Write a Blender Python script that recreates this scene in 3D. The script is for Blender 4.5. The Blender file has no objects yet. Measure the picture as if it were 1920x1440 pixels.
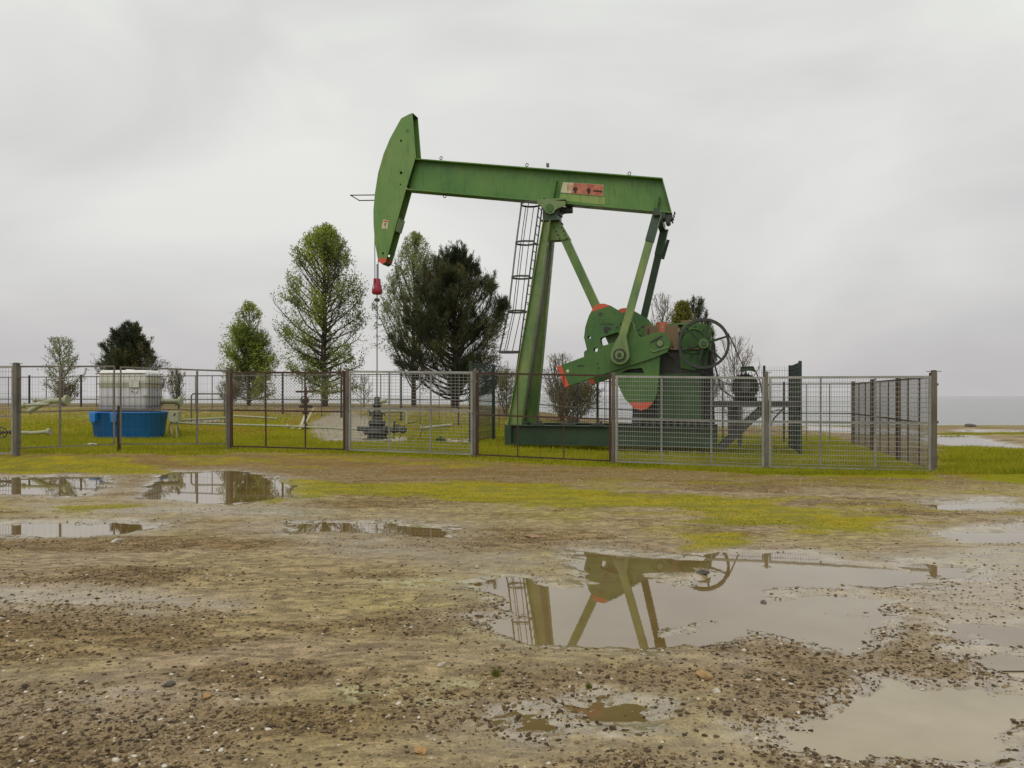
import bpy, bmesh, math, random
import numpy as np
from mathutils import Vector, Matrix, noise as mnoise
from mathutils.geometry import tessellate_polygon

# ------------------------------------------------------------------ camera, sky, sun, exposure
SC = bpy.context.scene
COL = SC.collection
F = 1450.0; HZ = 742.0; CH = 1.55          # focal length (photo px), horizon row, camera height (m)
cam = bpy.data.cameras.new("camera"); cam_o = bpy.data.objects.new("camera", cam); COL.objects.link(cam_o)
cam.sensor_width = 36; cam.lens = 36*F/1920; cam.shift_y = (HZ-720)/1920
cam_o.location = (0, 0, CH); cam_o.rotation_euler = (math.radians(90), 0, 0)
cam.clip_start = .05; cam.clip_end = 20000
SC.camera = cam_o
SUN_EL, SUN_AZ = math.radians(52), math.radians(200)
w = bpy.data.worlds.new("World"); SC.world = w; w.use_nodes = True
nt = w.node_tree; N = nt.nodes; LK = nt.links; N.clear()
def nn(t, **k):
    n = N.new(t)
    for a, b in k.items(): setattr(n, a, b)
    return n
sky = nn('ShaderNodeTexSky', sky_type='NISHITA', sun_disc=False)
sky.sun_elevation = SUN_EL; sky.sun_rotation = SUN_AZ; sky.dust_density = 4
tc = nn('ShaderNodeTexCoord'); mp = nn('ShaderNodeMapping'); mp.inputs['Scale'].default_value = (1, 1, 2.3)
LK.new(tc.outputs['Generated'], mp.inputs['Vector'])
n1 = nn('ShaderNodeTexNoise'); n1.inputs['Scale'].default_value = 1.9; n1.inputs['Detail'].default_value = 5; n1.inputs['Distortion'].default_value = .5
n1.inputs['Roughness'].default_value = .48
LK.new(mp.outputs[0], n1.inputs['Vector'])
cr = nn('ShaderNodeValToRGB')
e = cr.color_ramp.elements
e[0].position = .33; e[0].color = (6.3, 6.25, 6.25, 1)
e[1].position = .68; e[1].color = (8.5, 8.55, 8.2, 1)
LK.new(n1.outputs['Fac'], cr.inputs[0])
sx = nn('ShaderNodeSeparateXYZ'); LK.new(tc.outputs['Generated'], sx.inputs[0])
gr = nn('ShaderNodeValToRGB'); g = gr.color_ramp.elements
g[0].position = 0; g[0].color = (.84, .82, .835, 1); g[1].position = .45; g[1].color = (1.04, 1.05, 1.03, 1)
g_ = g.new(.2); g_.color = (.95, .945, .945, 1)
LK.new(sx.outputs['Z'], gr.inputs[0])
mul = nn('ShaderNodeMix', data_type='RGBA', blend_type='MULTIPLY'); mul.inputs[0].default_value = 1
LK.new(cr.outputs[0], mul.inputs[6]); LK.new(gr.outputs[0], mul.inputs[7])
mx = nn('ShaderNodeMix', data_type='RGBA'); mx.inputs[0].default_value = .95
LK.new(sky.outputs[0], mx.inputs[6]); LK.new(mul.outputs[2], mx.inputs[7])
bg = nn('ShaderNodeBackground'); bg.inputs['Strength'].default_value = .1
wo = nn('ShaderNodeOutputWorld'); LK.new(mx.outputs[2], bg.inputs[0]); LK.new(bg.outputs[0], wo.inputs[0])
sl = bpy.data.lights.new("sun", 'SUN'); sl.energy = .9; sl.angle = math.radians(50); sl.color = (1, .96, .88)
so = bpy.data.objects.new("sun", sl); COL.objects.link(so)
so.rotation_euler = (math.radians(90)-SUN_EL, 0, math.radians(180)-SUN_AZ+math.radians(0))
SC.view_settings.view_transform = 'Standard'; SC.view_settings.look = 'None'
SC.view_settings.exposure = 0; SC.view_settings.gamma = 1
SC.cycles.max_bounces = 6; SC.cycles.transparent_max_bounces = 8
SC.cycles.caustics_reflective = False; SC.cycles.caustics_refractive = False

# ------------------------------------------------------------------ frame of the pump and the fences (15 degrees off the picture plane)
TH = math.radians(15)
UX = np.array((math.cos(TH), -math.sin(TH))); VX = np.array((math.sin(TH), math.cos(TH)))
O = np.array((1.236, 22.4)); OZ = .2
def L(px, py, v=0.0):
    """point seen at photo (px,py), at depth v behind the pump's middle plane -> pump's own (x, v, z)"""
    d = np.array(((px-960)/F, 1.0)); t = (O@VX+v)/(d@VX); P = t*d
    return ((P-O)@UX, v, CH+(HZ-py)/F*t-OZ)
def L2(px, py, v): a = L(px, py, v); return (a[0], a[2])
def PL(pts, v): return [L2(a, b, v) for a, b in pts]
def G(px, py, z=0.0):
    y = (CH-z)*F/(py-HZ); return ((px-960)/F*y, y)
def onray(px, C, D):
    """where the vertical plane through column px meets the line C + s D"""
    k = (px-960)/F; s = (k*C[1]-C[0])/(D[0]-k*D[1]); return np.array(C)+s*np.array(D)

# ------------------------------------------------------------------ numpy noise and ground height
_r = np.random.default_rng(5); _T = _r.random((256, 256))
def vn(x, y):
    xi = np.floor(x).astype(int); yi = np.floor(y).astype(int); fx = x-xi; fy = y-yi
    fx = fx*fx*(3-2*fx); fy = fy*fy*(3-2*fy)
    a = _T[xi & 255, yi & 255]; b = _T[(xi+1) & 255, yi & 255]; c = _T[xi & 255, (yi+1) & 255]; d = _T[(xi+1) & 255, (yi+1) & 255]
    return (a*(1-fx)+b*fx)*(1-fy)+(c*(1-fx)+d*fx)*fy
def fbm(x, y, o=4, r=.5):
    s = 0; a = 1; t = 0
    for i in range(o):
        s = s+a*vn(x*2**i+17.3*i, y*2**i+9.1*i); t += a; a *= r
    return s/t
def ss(a, b, x):
    t = np.clip((x-a)/(b-a), 0, 1); return t*t*(3-2*t)
def gz(x, y):
    x = np.asarray(x, float); y = np.asarray(y, float)
    z = .17*ss(6, -5, x)*ss(15.9, 18.2, y)+.06*ss(-6, -12, x)*ss(16, 18, y)
    z = z+.85*ss(9, -3, x)*ss(24.5, 32.5, y)
    z = z+.10*ss(9.5, 13, x)*ss(13.5, 17, y)*ss(24, 19, y)
    ys = 40+9*ss(8, -4, x)
    z = z-2.6*ss(ys, ys+5, y)*1.0
    return z
def sdpoly(x, y, P):
    """signed distance, positive inside"""
    P = np.array(P); n = len(P); d = np.full(x.shape, 1e9); ins = np.zeros(x.shape, bool)
    for i in range(n):
        a = P[i]; b = P[(i+1) % n]; e0, e1 = b-a; wx = x-a[0]; wy = y-a[1]
        t = np.clip((wx*e0+wy*e1)/(e0*e0+e1*e1+1e-12), 0, 1)
        d = np.minimum(d, (wx-e0*t)**2+(wy-e1*t)**2)
        c = (a[1] > y) != (b[1] > y)
        with np.errstate(divide='ignore', invalid='ignore'):
            xin = (b[0]-a[0])*(y-a[1])/(b[1]-a[1]+1e-12)+a[0]
        ins ^= c & (x < xin)
    d = np.sqrt(d); return np.where(ins, d, -d)

# ------------------------------------------------------------------ materials
def mat(name):
    m = bpy.data.materials.new(name); m.use_nodes = True
    return m, m.node_tree, m.node_tree.nodes['Principled BSDF']
def sock(nt, n, i, v):
    if isinstance(v, bpy.types.NodeSocket): nt.links.new(v, n.inputs[i])
    else: n.inputs[i].default_value = v
def tex(nt, scale=3, detail=4, rough=.5, coord='Object', stretch=(1, 1, 1), kind='ShaderNodeTexNoise'):
    c = nt.nodes.new('ShaderNodeTexCoord'); m = nt.nodes.new('ShaderNodeMapping'); m.inputs['Scale'].default_value = stretch
    nt.links.new(c.outputs[coord], m.inputs[0]); t = nt.nodes.new(kind); nt.links.new(m.outputs[0], t.inputs['Vector'])
    t.inputs['Scale'].default_value = scale
    if 'Detail' in t.inputs: t.inputs['Detail'].default_value = detail; t.inputs['Roughness'].default_value = rough
    return t
def ramp(nt, src, a, b, c0=(0, 0, 0, 1), c1=(1, 1, 1, 1)):
    r = nt.nodes.new('ShaderNodeValToRGB'); r.color_ramp.elements[0].position = a; r.color_ramp.elements[1].position = b
    r.color_ramp.elements[0].color = c0; r.color_ramp.elements[1].color = c1; nt.links.new(src, r.inputs[0]); return r.outputs[0]
def mix(nt, f, a, b, bt='MIX'):
    m = nt.nodes.new('ShaderNodeMix'); m.data_type = 'RGBA'; m.blend_type = bt
    sock(nt, m, 0, f); sock(nt, m, 6, a); sock(nt, m, 7, b); return m.outputs[2]
def bump(nt, b, src, s=.3, d=.01):
    n = nt.nodes.new('ShaderNodeBump'); n.inputs['Strength'].default_value = s; n.inputs['Distance'].default_value = d
    nt.links.new(src, n.inputs['Height']); nt.links.new(n.outputs[0], b.inputs['Normal'])
def c4(c): return (*c, 1)
def paint(name, c, c2, rust=.5, rough=.42, metal=0, dirt=(.02, .018, .012), ns=1.2, rustc=(.16, .05, .02)):
    m, nt, b = mat(name)
    a = tex(nt, ns, 5, .55); f = ramp(nt, a.outputs['Fac'], .38, .66)
    col = mix(nt, f, c4(c), c4(c2))
    s = tex(nt, 5, 6, .65, stretch=(2.2, 2.2, .35)); fs = ramp(nt, s.outputs['Fac'], .5, .8, (0, 0, 0, 1), (.55, .55, .55, 1))
    col = mix(nt, fs, col, c4(dirt))
    r = tex(nt, 11, 6, .7); fr = ramp(nt, r.outputs['Fac'], .76-.14*rust, .80-.12*rust)
    col = mix(nt, fr, col, c4(rustc))
    nt.links.new(col, b.inputs['Base Color'])
    rr = tex(nt, 7, 4, .6); nt.links.new(ramp(nt, rr.outputs['Fac'], .3, .7, (rough-.1,)*3+(1,), (rough+.2,)*3+(1,)), b.inputs['Roughness'])
    b.inputs['Metallic'].default_value = metal
    bump(nt, b, r.outputs['Fac'], .25, .004)
    return m
M = {}
M['green'] = paint('green_paint', (.058, .18, .028), (.12, .24, .045), .5, ns=.8)
M['green_head'] = paint('weathered_green_paint', (.12, .25, .055), (.17, .28, .07), .35, ns=.7)
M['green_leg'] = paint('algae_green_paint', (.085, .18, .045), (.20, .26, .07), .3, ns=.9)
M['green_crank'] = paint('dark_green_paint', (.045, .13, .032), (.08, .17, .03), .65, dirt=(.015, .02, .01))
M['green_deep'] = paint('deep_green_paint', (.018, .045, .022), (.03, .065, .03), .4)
M['green_pale'] = paint('worn_pale_green_paint', (.18, .25, .10), (.14, .22, .075), .5)
M['red'] = paint('red_paint', (.62, .085, .045), (.55, .11, .05), .1, dirt=(.2, .04, .02))
M['redpink'] = paint('faded_red_paint', (.42, .10, .06), (.55, .22, .12), .3, dirt=(.15, .04, .02), ns=6)
M['cream'] = paint('cream_paint', (.62, .58, .38), (.55, .50, .30), .3, dirt=(.3, .2, .1), ns=6)
M['patch'] = paint('yellow_green_patch', (.26, .33, .09), (.22, .34, .07), 0)
M['crimson'] = paint('crimson_paint', (.33, .015, .035), (.25, .012, .03), .1, rough=.3)
M['brown'] = paint('rust_brown_housing', (.20, .06, .03), (.12, .09, .04), .9, ns=2.5)
M['galv'] = paint('galvanised_steel', (.27, .27, .25), (.38, .38, .35), .2, rough=.5, metal=.35, dirt=(.16, .14, .11))
M['galvdark'] = paint('weathered_galvanised_steel', (.13, .12, .10), (.22, .20, .17), .55, rough=.55, metal=.3)
M['rust'] = paint('rusty_steel', (.07, .032, .02), (.045, .028, .02), .9, rough=.75)
M['dark'] = paint('dark_steel', (.035, .036, .034), (.05, .055, .05), .5, rough=.5)
M['cagegrey'] = paint('grey_cage_steel', (.05, .05, .045), (.08, .08, .07), .3)
M['rubber'] = paint('black_rubber', (.015, .015, .015), (.02, .02, .02), 0, rough=.6)
M['postbrown'] = paint('brown_weathered_steel', (.10, .078, .058), (.17, .145, .115), .6, rough=.6)
M['steel'] = paint('bright_steel', (.5, .5, .48), (.4, .4, .38), .1, rough=.3, metal=.8)
M['fencegreen'] = paint('green_coated_wire', (.012, .035, .026), (.02, .045, .03), .05, rough=.5)
M['blue'] = paint('blue_plastic', (.006, .15, .52), (.01, .17, .56), 0, rough=.4, dirt=(.03, .06, .12))
M['bluelite'] = paint('light_blue_plastic', (.02, .20, .58), (.02, .2, .55), 0, rough=.4, dirt=(.03, .08, .2))
M['plastic'] = paint('white_tank_plastic', (.85, .85, .82), (.8, .8, .77), 0, rough=.35, dirt=(.6, .59, .55))
M['plasticlow'] = paint('filled_tank_plastic', (.42, .41, .42), (.46, .45, .46), 0, rough=.35, dirt=(.3, .28, .28))
M['pipe'] = paint('pale_green_pipe_paint', (.36, .37, .24), (.30, .32, .20), .4)
M['white'] = paint('white_board', (.6, .58, .52), (.5, .48, .42), .3)
M['concrete'] = paint('pale_concrete', (.38, .35, .31), (.28, .26, .22), .3, rough=.85)
M['wood'] = paint('weathered_wood', (.16, .12, .08), (.11, .08, .05), .4, rough=.8)
M['bark'] = paint('grey_bark', (.075, .06, .045), (.05, .042, .03), 0, rough=.9)
M['barkdark'] = paint('dark_bark', (.04, .03, .022), (.03, .024, .018), 0, rough=.9)
M['twig'] = paint('brown_twigs', (.19, .165, .12), (.15, .12, .085), 0, rough=.9)
M['orange'] = paint('ochre_stone', (.42, .25, .09), (.35, .22, .1), .3, rough=.7, ns=20)
M['palestone'] = paint('pale_stone', (.5, .45, .36), (.42, .36, .28), .1, rough=.6, ns=20)
M['darkstone'] = paint('dark_wet_stone', (.07, .06, .045), (.1, .08, .06), .1, rough=.35, ns=20)
M['brick'] = paint('brick_fragment', (.3, .14, .07), (.42, .3, .2), .1, rough=.7, ns=20)

def leafmat(name, c0, c1, c2, rough=.55, trans=.25):
    m, nt, b = mat(name)
    a = nt.nodes.new('ShaderNodeAttribute'); a.attribute_name = 'tint'
    r = nt.nodes.new('ShaderNodeValToRGB'); r.color_ramp.elements[0].color = c4(c0); r.color_ramp.elements[1].color = c4(c2)
    x = r.color_ramp.elements.new(.5); x.color = c4(c1); nt.links.new(a.outputs['Fac'], r.inputs[0])
    nt.links.new(r.outputs[0], b.inputs['Base Color']); b.inputs['Roughness'].default_value = rough
    b.inputs['Specular IOR Level'].default_value = .2
    t = nt.nodes.new('ShaderNodeBsdfTranslucent'); nt.links.new(r.outputs[0], t.inputs[0])
    mxs = nt.nodes.new('ShaderNodeMixShader'); mxs.inputs[0].default_value = trans
    nt.links.new(b.outputs[0], mxs.inputs[1]); nt.links.new(t.outputs[0], mxs.inputs[2])
    nt.links.new(mxs.outputs[0], nt.nodes['Material Output'].inputs[0]); return m
M['poplar'] = leafmat('poplar_leaves', (.11, .16, .03), (.27, .34, .07), (.42, .48, .09), trans=.45)
M['palepoplar'] = leafmat('pale_poplar_leaves', (.19, .225, .10), (.30, .34, .16), (.36, .42, .15), trans=.4)
M['needle'] = leafmat('pine_needles', (.03, .04, .022), (.065, .08, .035), (.16, .15, .065), trans=.2)
M['yellowleaf'] = leafmat('yellow_green_leaves', (.12, .13, .02), (.24, .24, .025), (.33, .31, .03))
M['drybush'] = leafmat('dry_bush_leaves', (.14, .12, .05), (.21, .19, .07), (.27, .27, .08))
M['grass'] = leafmat('grass_blades', (.17, .20, .015), (.33, .335, .016), (.48, .42, .05), rough=.6, trans=.3)

# ------------------------------------------------------------------ mesh helpers
class MB:
    def __init__(s): s.v = []; s.f = []; s.m = []; s.s = []
    def add(s, vs, fs, mi=0, sm=False):
        o = len(s.v); s.v += [tuple(map(float, p)) for p in vs]; s.f += [tuple(o+i for i in f) for f in fs]; s.m += [mi]*len(fs); s.s += [sm]*len(fs)
        return s
    def box(s, x0, x1, y0, y1, z0, z1, mi=0):
        return s.add([(x, y, z) for z in (z0, z1) for y in (y0, y1) for x in (x0, x1)],
              [(0, 2, 3, 1), (4, 5, 7, 6), (0, 1, 5, 4), (2, 6, 7, 3), (0, 4, 6, 2), (1, 3, 7, 5)], mi)
    def bar(s, p, q, w, h=None, side=(0, 1, 0), mi=0, w2=None, h2=None):
        """rectangular bar p->q; w across, h along 'side'"""
        h = w if h is None else h; w2 = w if w2 is None else w2; h2 = h if h2 is None else h2
        p = Vector(p); q = Vector(q); d = (q-p).normalized(); sd = Vector(side); sd = sd-d*sd.dot(d)
        if sd.length < 1e-4: sd = Vector((1, 0, 0)); sd = sd-d*sd.dot(d)
        sd.normalize(); n = d.cross(sd); vs = []
        for c, a, b in ((p, w, h), (q, w2, h2)):
            for i, j in ((-1, -1), (1, -1), (1, 1), (-1, 1)): vs.append(c+n*(i*a/2)+sd*(j*b/2))
        return s.add(vs, [(0, 1, 2, 3), (7, 6, 5, 4), (0, 4, 5, 1), (1, 5, 6, 2), (2, 6, 7, 3), (3, 7, 4, 0)], mi)
    def tube(s, pts, r, n=8, mi=0, cap=True, closed=False):
        pts = [Vector(p) for p in pts]; k = len(pts); rs = r if isinstance(r, (list, tuple)) else [r]*k
        ref = None; o = []
        for i, p in enumerate(pts):
            a = pts[i-1] if (i > 0 or closed) else p; b = pts[(i+1) % k] if (i < k-1 or closed) else p
            d = (b-a).normalized()
            if ref is None: ref = Vector((0, 0, 1)) if abs(d.z) < .9 else Vector((1, 0, 0))
            x = ref-d*ref.dot(d)
            if x.length < 1e-5: x = d.orthogonal()
            x.normalize(); ref = x; y = d.cross(x)
            o += [p+(x*math.cos(t)+y*math.sin(t))*rs[i] for t in [2*math.pi*j/n for j in range(n)]]
        fs = []
        for i in range(k if closed else k-1):
            j = (i+1) % k
            fs += [(i*n+a, i*n+(a+1) % n, j*n+(a+1) % n, j*n+a) for a in range(n)]
        s.add(o, fs, mi, n > 5)
        if cap and not closed: s.add(o[:n], [tuple(range(n))[::-1]], mi); s.add(o[-n:], [tuple(range(n))], mi)
        return s
    def ring(s, c, R, r, ax=(0, 1, 0), n=40, m=8, mi=0):
        ax = Vector(ax).normalized(); x = ax.orthogonal().normalized(); y = ax.cross(x); c = Vector(c)
        return s.tube([c+(x*math.cos(2*math.pi*i/n)+y*math.sin(2*math.pi*i/n))*R for i in range(n)], r, m, mi, closed=True)
    def cyl(s, p, q, r, n=20, mi=0, r2=None): return s.tube([p, q], [r, r if r2 is None else r2], n, mi)
    def lathe(s, base, prof, n=20, mi=0):
        """prof: (r, z) pairs going up from base"""
        return s.tube([Vector(base)+Vector((0, 0, z+1e-5*i)) for i, (r, z) in enumerate(prof)], [r for r, z in prof], n, mi)
    def plate(s, poly, y0, y1, holes=(), mi=0):
        loops = [poly]+list(holes); flat = [p for l in loops for p in l]
        tri = tessellate_polygon([[Vector((p[0], p[1], 0)) for p in l] for l in loops]); n = len(flat)
        vs = [(p[0], y0, p[1]) for p in flat]+[(p[0], y1, p[1]) for p in flat]
        fs = [tuple(t) for t in tri]+[tuple(n+i for i in t[::-1]) for t in tri]; o = 0
        for l in loops:
            k = len(l); fs += [(o+i, o+(i+1) % k, n+o+(i+1) % k, n+o+i) for i in range(k)]; o += k
        return s.add(vs, fs, mi)
    def build(s, name, mats, parent=None, bevel=0, loc=None):
        me = bpy.data.meshes.new(name); me.from_pydata(s.v, [], s.f)
        for m in (mats if isinstance(mats, (list, tuple)) else [mats]): me.materials.append(M[m] if isinstance(m, str) else m)
        me.polygons.foreach_set('material_index', s.m); me.polygons.foreach_set('use_smooth', s.s); me.update()
        bm = bmesh.new(); bm.from_mesh(me); bmesh.ops.recalc_face_normals(bm, faces=bm.faces); bm.to_mesh(me); bm.free()
        o = bpy.data.objects.new(name, me); COL.objects.link(o)
        if parent: o.parent = parent
        if loc is not None: o.location = loc
        if bevel:
            b = o.modifiers.new('bevel', 'BEVEL'); b.width = bevel; b.segments = 2; b.limit_method = 'ANGLE'; b.angle_limit = math.radians(40)
        return o
def clip(poly, a, b, c):
    """keep a*x+b*z >= c"""
    out = []; n = len(poly)
    for i in range(n):
        p, q = poly[i], poly[(i+1) % n]; dp = a*p[0]+b*p[1]-c; dq = a*q[0]+b*q[1]-c
        if dp >= 0: out.append(p)
        if dp*dq < 0: t = dp/(dp-dq); out.append((p[0]+(q[0]-p[0])*t, p[1]+(q[1]-p[1])*t))
    return out
def circle(c, r, n=14): return [(c[0]+r*math.cos(2*math.pi*i/n), c[1]+r*math.sin(2*math.pi*i/n)) for i in range(n)]
def tag(o, label, cat, group=None):
    o['label'] = label; o['category'] = cat
    if group: o['group'] = group
    return o
def kind(o, k): o['kind'] = k; return o
def empty(name, loc, rz=0):
    o = bpy.data.objects.new(name, None); COL.objects.link(o); o.location = loc; o.rotation_euler = (0, 0, rz); return o
def npmesh(name, V, Fc, m, tint=None, parent=None, smooth=False):
    me = bpy.data.meshes.new(name); V = np.asarray(V, np.float32); Fc = np.asarray(Fc, np.int32); k = Fc.shape[1]
    me.vertices.add(len(V)); me.vertices.foreach_set('co', V.ravel())
    me.loops.add(Fc.size); me.loops.foreach_set('vertex_index', Fc.ravel())
    me.polygons.add(len(Fc)); me.polygons.foreach_set('loop_start', np.arange(0, Fc.size, k, dtype=np.int32)); me.polygons.foreach_set('loop_total', np.full(len(Fc), k, np.int32))
    if tint is not None:
        a = me.attributes.new('tint', 'FLOAT', 'POINT'); a.data.foreach_set('value', np.asarray(tint, np.float32))
    if smooth: me.polygons.foreach_set('use_smooth', np.ones(len(Fc), bool))
    me.update(calc_edges=True); me.materials.append(M[m] if isinstance(m, str) else m)
    o = bpy.data.objects.new(name, me); COL.objects.link(o)
    if parent: o.parent = parent
    return o

# ------------------------------------------------------------------ ground: one sheet with ruts, basins, moss and grass
def GP(pts): return [G(a, b) for a, b in pts]
PUD = [
 [(1090,1036),(1200,1042),(1330,1052),(1352,1036),(1500,1040),(1570,1056),(1710,1076),(1690,1096),(1560,1092),(1610,1112),(1640,1130),(1650,1180),(1600,1214),(1520,1192),(1380,1178),(1300,1208),(1240,1216),(1130,1196),(1060,1206),(960,1190),(930,1168),(985,1150),(960,1120),(900,1098),(940,1088),(1100,1112),(1140,1078),(1092,1062)],
 [(-90,897),(190,892),(192,913),(140,930),(-80,922)],
 [(285,912),(322,886),(430,882),(470,888),(545,912),(540,934),(440,946),(290,936)],
 [(-60,984),(200,983),(290,988),(200,1004),(-50,1006)],
 [(545,983),(660,981),(820,990),(845,1006),(700,1001),(560,994)],
 [(1482,1385),(1505,1335),(1560,1312),(1640,1302),(1700,1282),(1780,1292),(1860,1302),(2000,1312),(2010,1345),(1850,1372),(1760,1402),(1640,1392),(1560,1404)],
 [(1060,1338),(1100,1327),(1196,1325),(1204,1340),(1110,1347)], [(945,1353),(1000,1344),(1006,1357),(960,1360)],
 [(1730,946),(1890,940),(1905,949),(1780,955)],
 [(1770,1003),(2000,984),(2000,1012),(1830,1014)],
 [(1845,1188),(2000,1180),(2000,1206),(1860,1208)],
 [(1820,1238),(2000,1226),(2000,1256),(1850,1262)],
 [(1690,1060),(1790,1062),(1800,1076),(1720,1080)],
 [(1745,818),(1800,816),(1870,832),(1930,842),(1940,858),(1860,846),(1800,836),(1745,829)],
 [(1520,800),(1700,806),(1740,814),(1700,817),(1520,808)],
 [(1800,806),(2000,807),(2000,811),(1810,811)],
]
PUDW = [GP(p) for p in PUD]
ISL = [GP([(1432,1104),(1520,1098),(1640,1100),(1660,1122),(1560,1124),(1450,1126)]), GP([(1560,1150),(1640,1146),(1660,1164),(1590,1166)]), GP([(1205,1068),(1330,1062),(1352,1076),(1300,1096),(1235,1100),(1200,1082)]), GP([(1225,1166),(1280,1160),(1330,1168),(1300,1182),(1240,1180)])]
MOSS = [GP([(440,905),(560,900),(640,907),(760,908),(860,901),(980,907),(1080,914),(1200,929),(1300,930),(1500,938),(1480,948),(1580,964),(1700,974),(1720,998),(1500,1003),(1380,992),(1280,986),(1260,960),(1120,958),(1000,956),(880,946),(760,936),(640,933),(520,946),(440,932)]),
        GP([(-90,868),(250,870),(340,890),(200,893),(-90,889)]), GP([(60,955),(270,945),(300,952),(90,965)]),
        GP([(640,1295),(760,1288),(960,1300),(960,1312),(760,1318),(660,1316)]), GP([(1260,1000),(1400,1000),(1390,1024),(1280,1028)])]
GRASS = [GP([(-200,840),(420,850),(430,868),(200,868),(-200,866)]), GP([(430,840),(1140,858),(1440,872),(1760,880),(1765,903),(1440,892),(1130,878),(430,860)]),
         [G(1755,842), G(1850,838), G(2300,860), G(2300,925), G(1990,915), G(1850,905), G(1755,893)], [(12.5,30),(30,31),(60,40.2),(9,40.2),(10,39.2),(30,39.2),(40,37)]]
C0 = np.array((8.4, 15.4))
def in_yard(x, y):     # 0..1 inside the fenced yard
    u = (x-C0[0])*UX[0]+(y-C0[1])*UX[1]; v = (x-C0[0])*VX[0]+(y-C0[1])*VX[1]
    return ss(.15, -.1, u-.0*v)*ss(-.2, .1, v+.0*u)*ss(31+2*fbm(x, y), 27, y-.0*x)
def axis(segs):
    out = []
    for a, b, s0, s1 in segs:
        x = a; L_ = b-a
        while x < b-1e-6:
            out.append(x); x += s0+(s1-s0)*(x-a)/L_
    return np.array(out+[segs[-1][1]])
pos = axis([(0, 2.6, .02, .022), (2.6, 11, .024, .06), (11, 18, .08, .3), (18, 60, .5, 5), (60, 400, 10, 60)])
XS = np.concatenate([-pos[::-1][:-1], pos])
YS = axis([(-40, 2, 4, .4), (2, 2.9, .2, .02), (2.9, 6, .013, .018), (6, 10, .018, .03), (10, 17, .03, .06), (17, 30, .1, .25), (30, 60, .3, .5)])
X, Y = np.meshgrid(XS, YS)
Z = gz(X, Y)
fore = ss(17.5, 15.5, Y)
wx = X+.18*(fbm(X*2.1+3, Y*2.1, 4)-.5)*2; wy = Y+.22*(fbm(X*2.1+40, Y*2.6+7, 4)-.5)*2
sdm = np.full(X.shape, -9.0)
for P in PUDW: sdm = np.maximum(sdm, sdpoly(wx, wy, P))
for P in ISL: sdm = np.minimum(sdm, -sdpoly(wx, wy, P))
basin = ss(-.26, .16, sdm+.26*(fbm(X*4, Y*5+11, 5, .6)-.5))
grav = fbm(X*.55+20, Y*1.5+5, 4)*.7+.3*fbm(X*2.2, Y*3.6+60, 4)       # gravel streaks run across the picture
grav = ss(.46, .64, grav+.10*ss(1, -3, X)*ss(9, 4, Y)-.22*ss(1.6, 3.6, X-.12*Y)*ss(12, 7, Y)+.05*ss(4, 3.2, Y))
macro = .03*(fbm(X*.5, Y*1.3+3, 3)-.45)
mid = .022*(fbm(X*2.3+5, Y*4.2, 4)-.5); fine = .017*(fbm(X*13, Y*15, 4)-.5)*(.35+grav)
fine2 = .012*(fbm(X*38, Y*38, 2)-.5)*(.25+grav)*ss(12, 6, Y)
road = fore+ss(10.5, 13, X)*ss(15, 20, Y)*(1-fore)
rut = .014*(fbm(X*.55+.3*np.sin(Y*1.3), Y*5.5+.8*X, 3)-.5)+.006*(np.abs(vn(X*9, Y*11+X)-.5)-.25)
Z = Z+road*((1-basin)*rut+(.020+macro+mid+fine+fine2)*(1-basin)-basin*.024+basin*(mid*.9+fine*1.7+fine2*1.3))
yard = in_yard(X, Y)
soft = (1-road)*(1-fore)*.05*(fbm(X*.8, Y*.8, 3)-.5)+(1-fore)*.03*(fbm(X*4, Y*4, 2)-.5)
Z = Z+soft*ss(40, 36, Y)
moss = np.full(X.shape, -9.0)
for P in MOSS: moss = np.maximum(moss, sdpoly(wx, wy, P))
moss = ss(-.10, .25, moss+.9*(fbm(X*1.6, Y*3+31, 5)-.55))*(1-.6*basin)
gra = np.full(X.shape, -9.0)
for P in GRASS: gra = np.maximum(gra, sdpoly(wx, wy, P))
gra = ss(-.15, .3, gra+.6*(fbm(X*1.3+9, Y*1.3, 4)-.5)); gra = np.maximum(gra, yard)
moss *= (1-gra)
moss = np.maximum(moss, ss(.50, .68, fbm(X*.9+7, Y*2.2+3, 5))*ss(15, 16.5, Y+.12*X)*ss(20, 18, Y)*(1-gra)*.75)
moss = np.maximum(moss, ss(.50, .72, fbm(X*1.2+70, Y*2.6+3, 5))*ss(8.2, 9.4, Y)*ss(16, 13, Y)*ss(-1, 2.5, X)*ss(9, 7, X)*(1-basin)*.6)
earth = ss(15.6, 14.2, Y+.04*X)*-1+1
earth = ss(11.8, 14.6, Y+.05*X-.4)*ss(20, 17.5, Y)*ss(14, 9, X+.0)*(1-gra)
sand = ss(31, 34, Y+2*(fbm(X*.3, Y*.3, 3)-.5))
def mixc(a, b, t): return a*(1-t[..., None])+np.array(b)*t[..., None]
C = np.zeros(X.shape+(3,))+np.array((.335, .258, .132))
C = mixc(C, (.33, .25, .15), ss(.45, .7, fbm(X*.7+50, Y*.9, 4)))
C = mixc(C, (.34, .28, .10), ss(.5, .68, fbm(X*.45+80, Y*.7+4, 3))*.6)
C = mixc(C, (.22, .15, .075), grav*.7)
C = C*(0.60+.80*ss(.25, .75, fbm(X*9, Y*24, 5, .65)))[..., None]
C = mixc(C, (.25, .165, .055), earth*.8*(.7+.5*fbm(X*2, Y*3, 3)))
C = mixc(C, (.20, .155, .085), basin*.8)
mossc = mixc(np.zeros(X.shape+(3,))+np.array((.38, .31, .015)), (.26, .24, .03), ss(.4, .65, fbm(X*2.5, Y*5+3, 4)))
moss_c = moss*.85
C = C*(1-moss_c[..., None])+mossc*moss_c[..., None]
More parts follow.
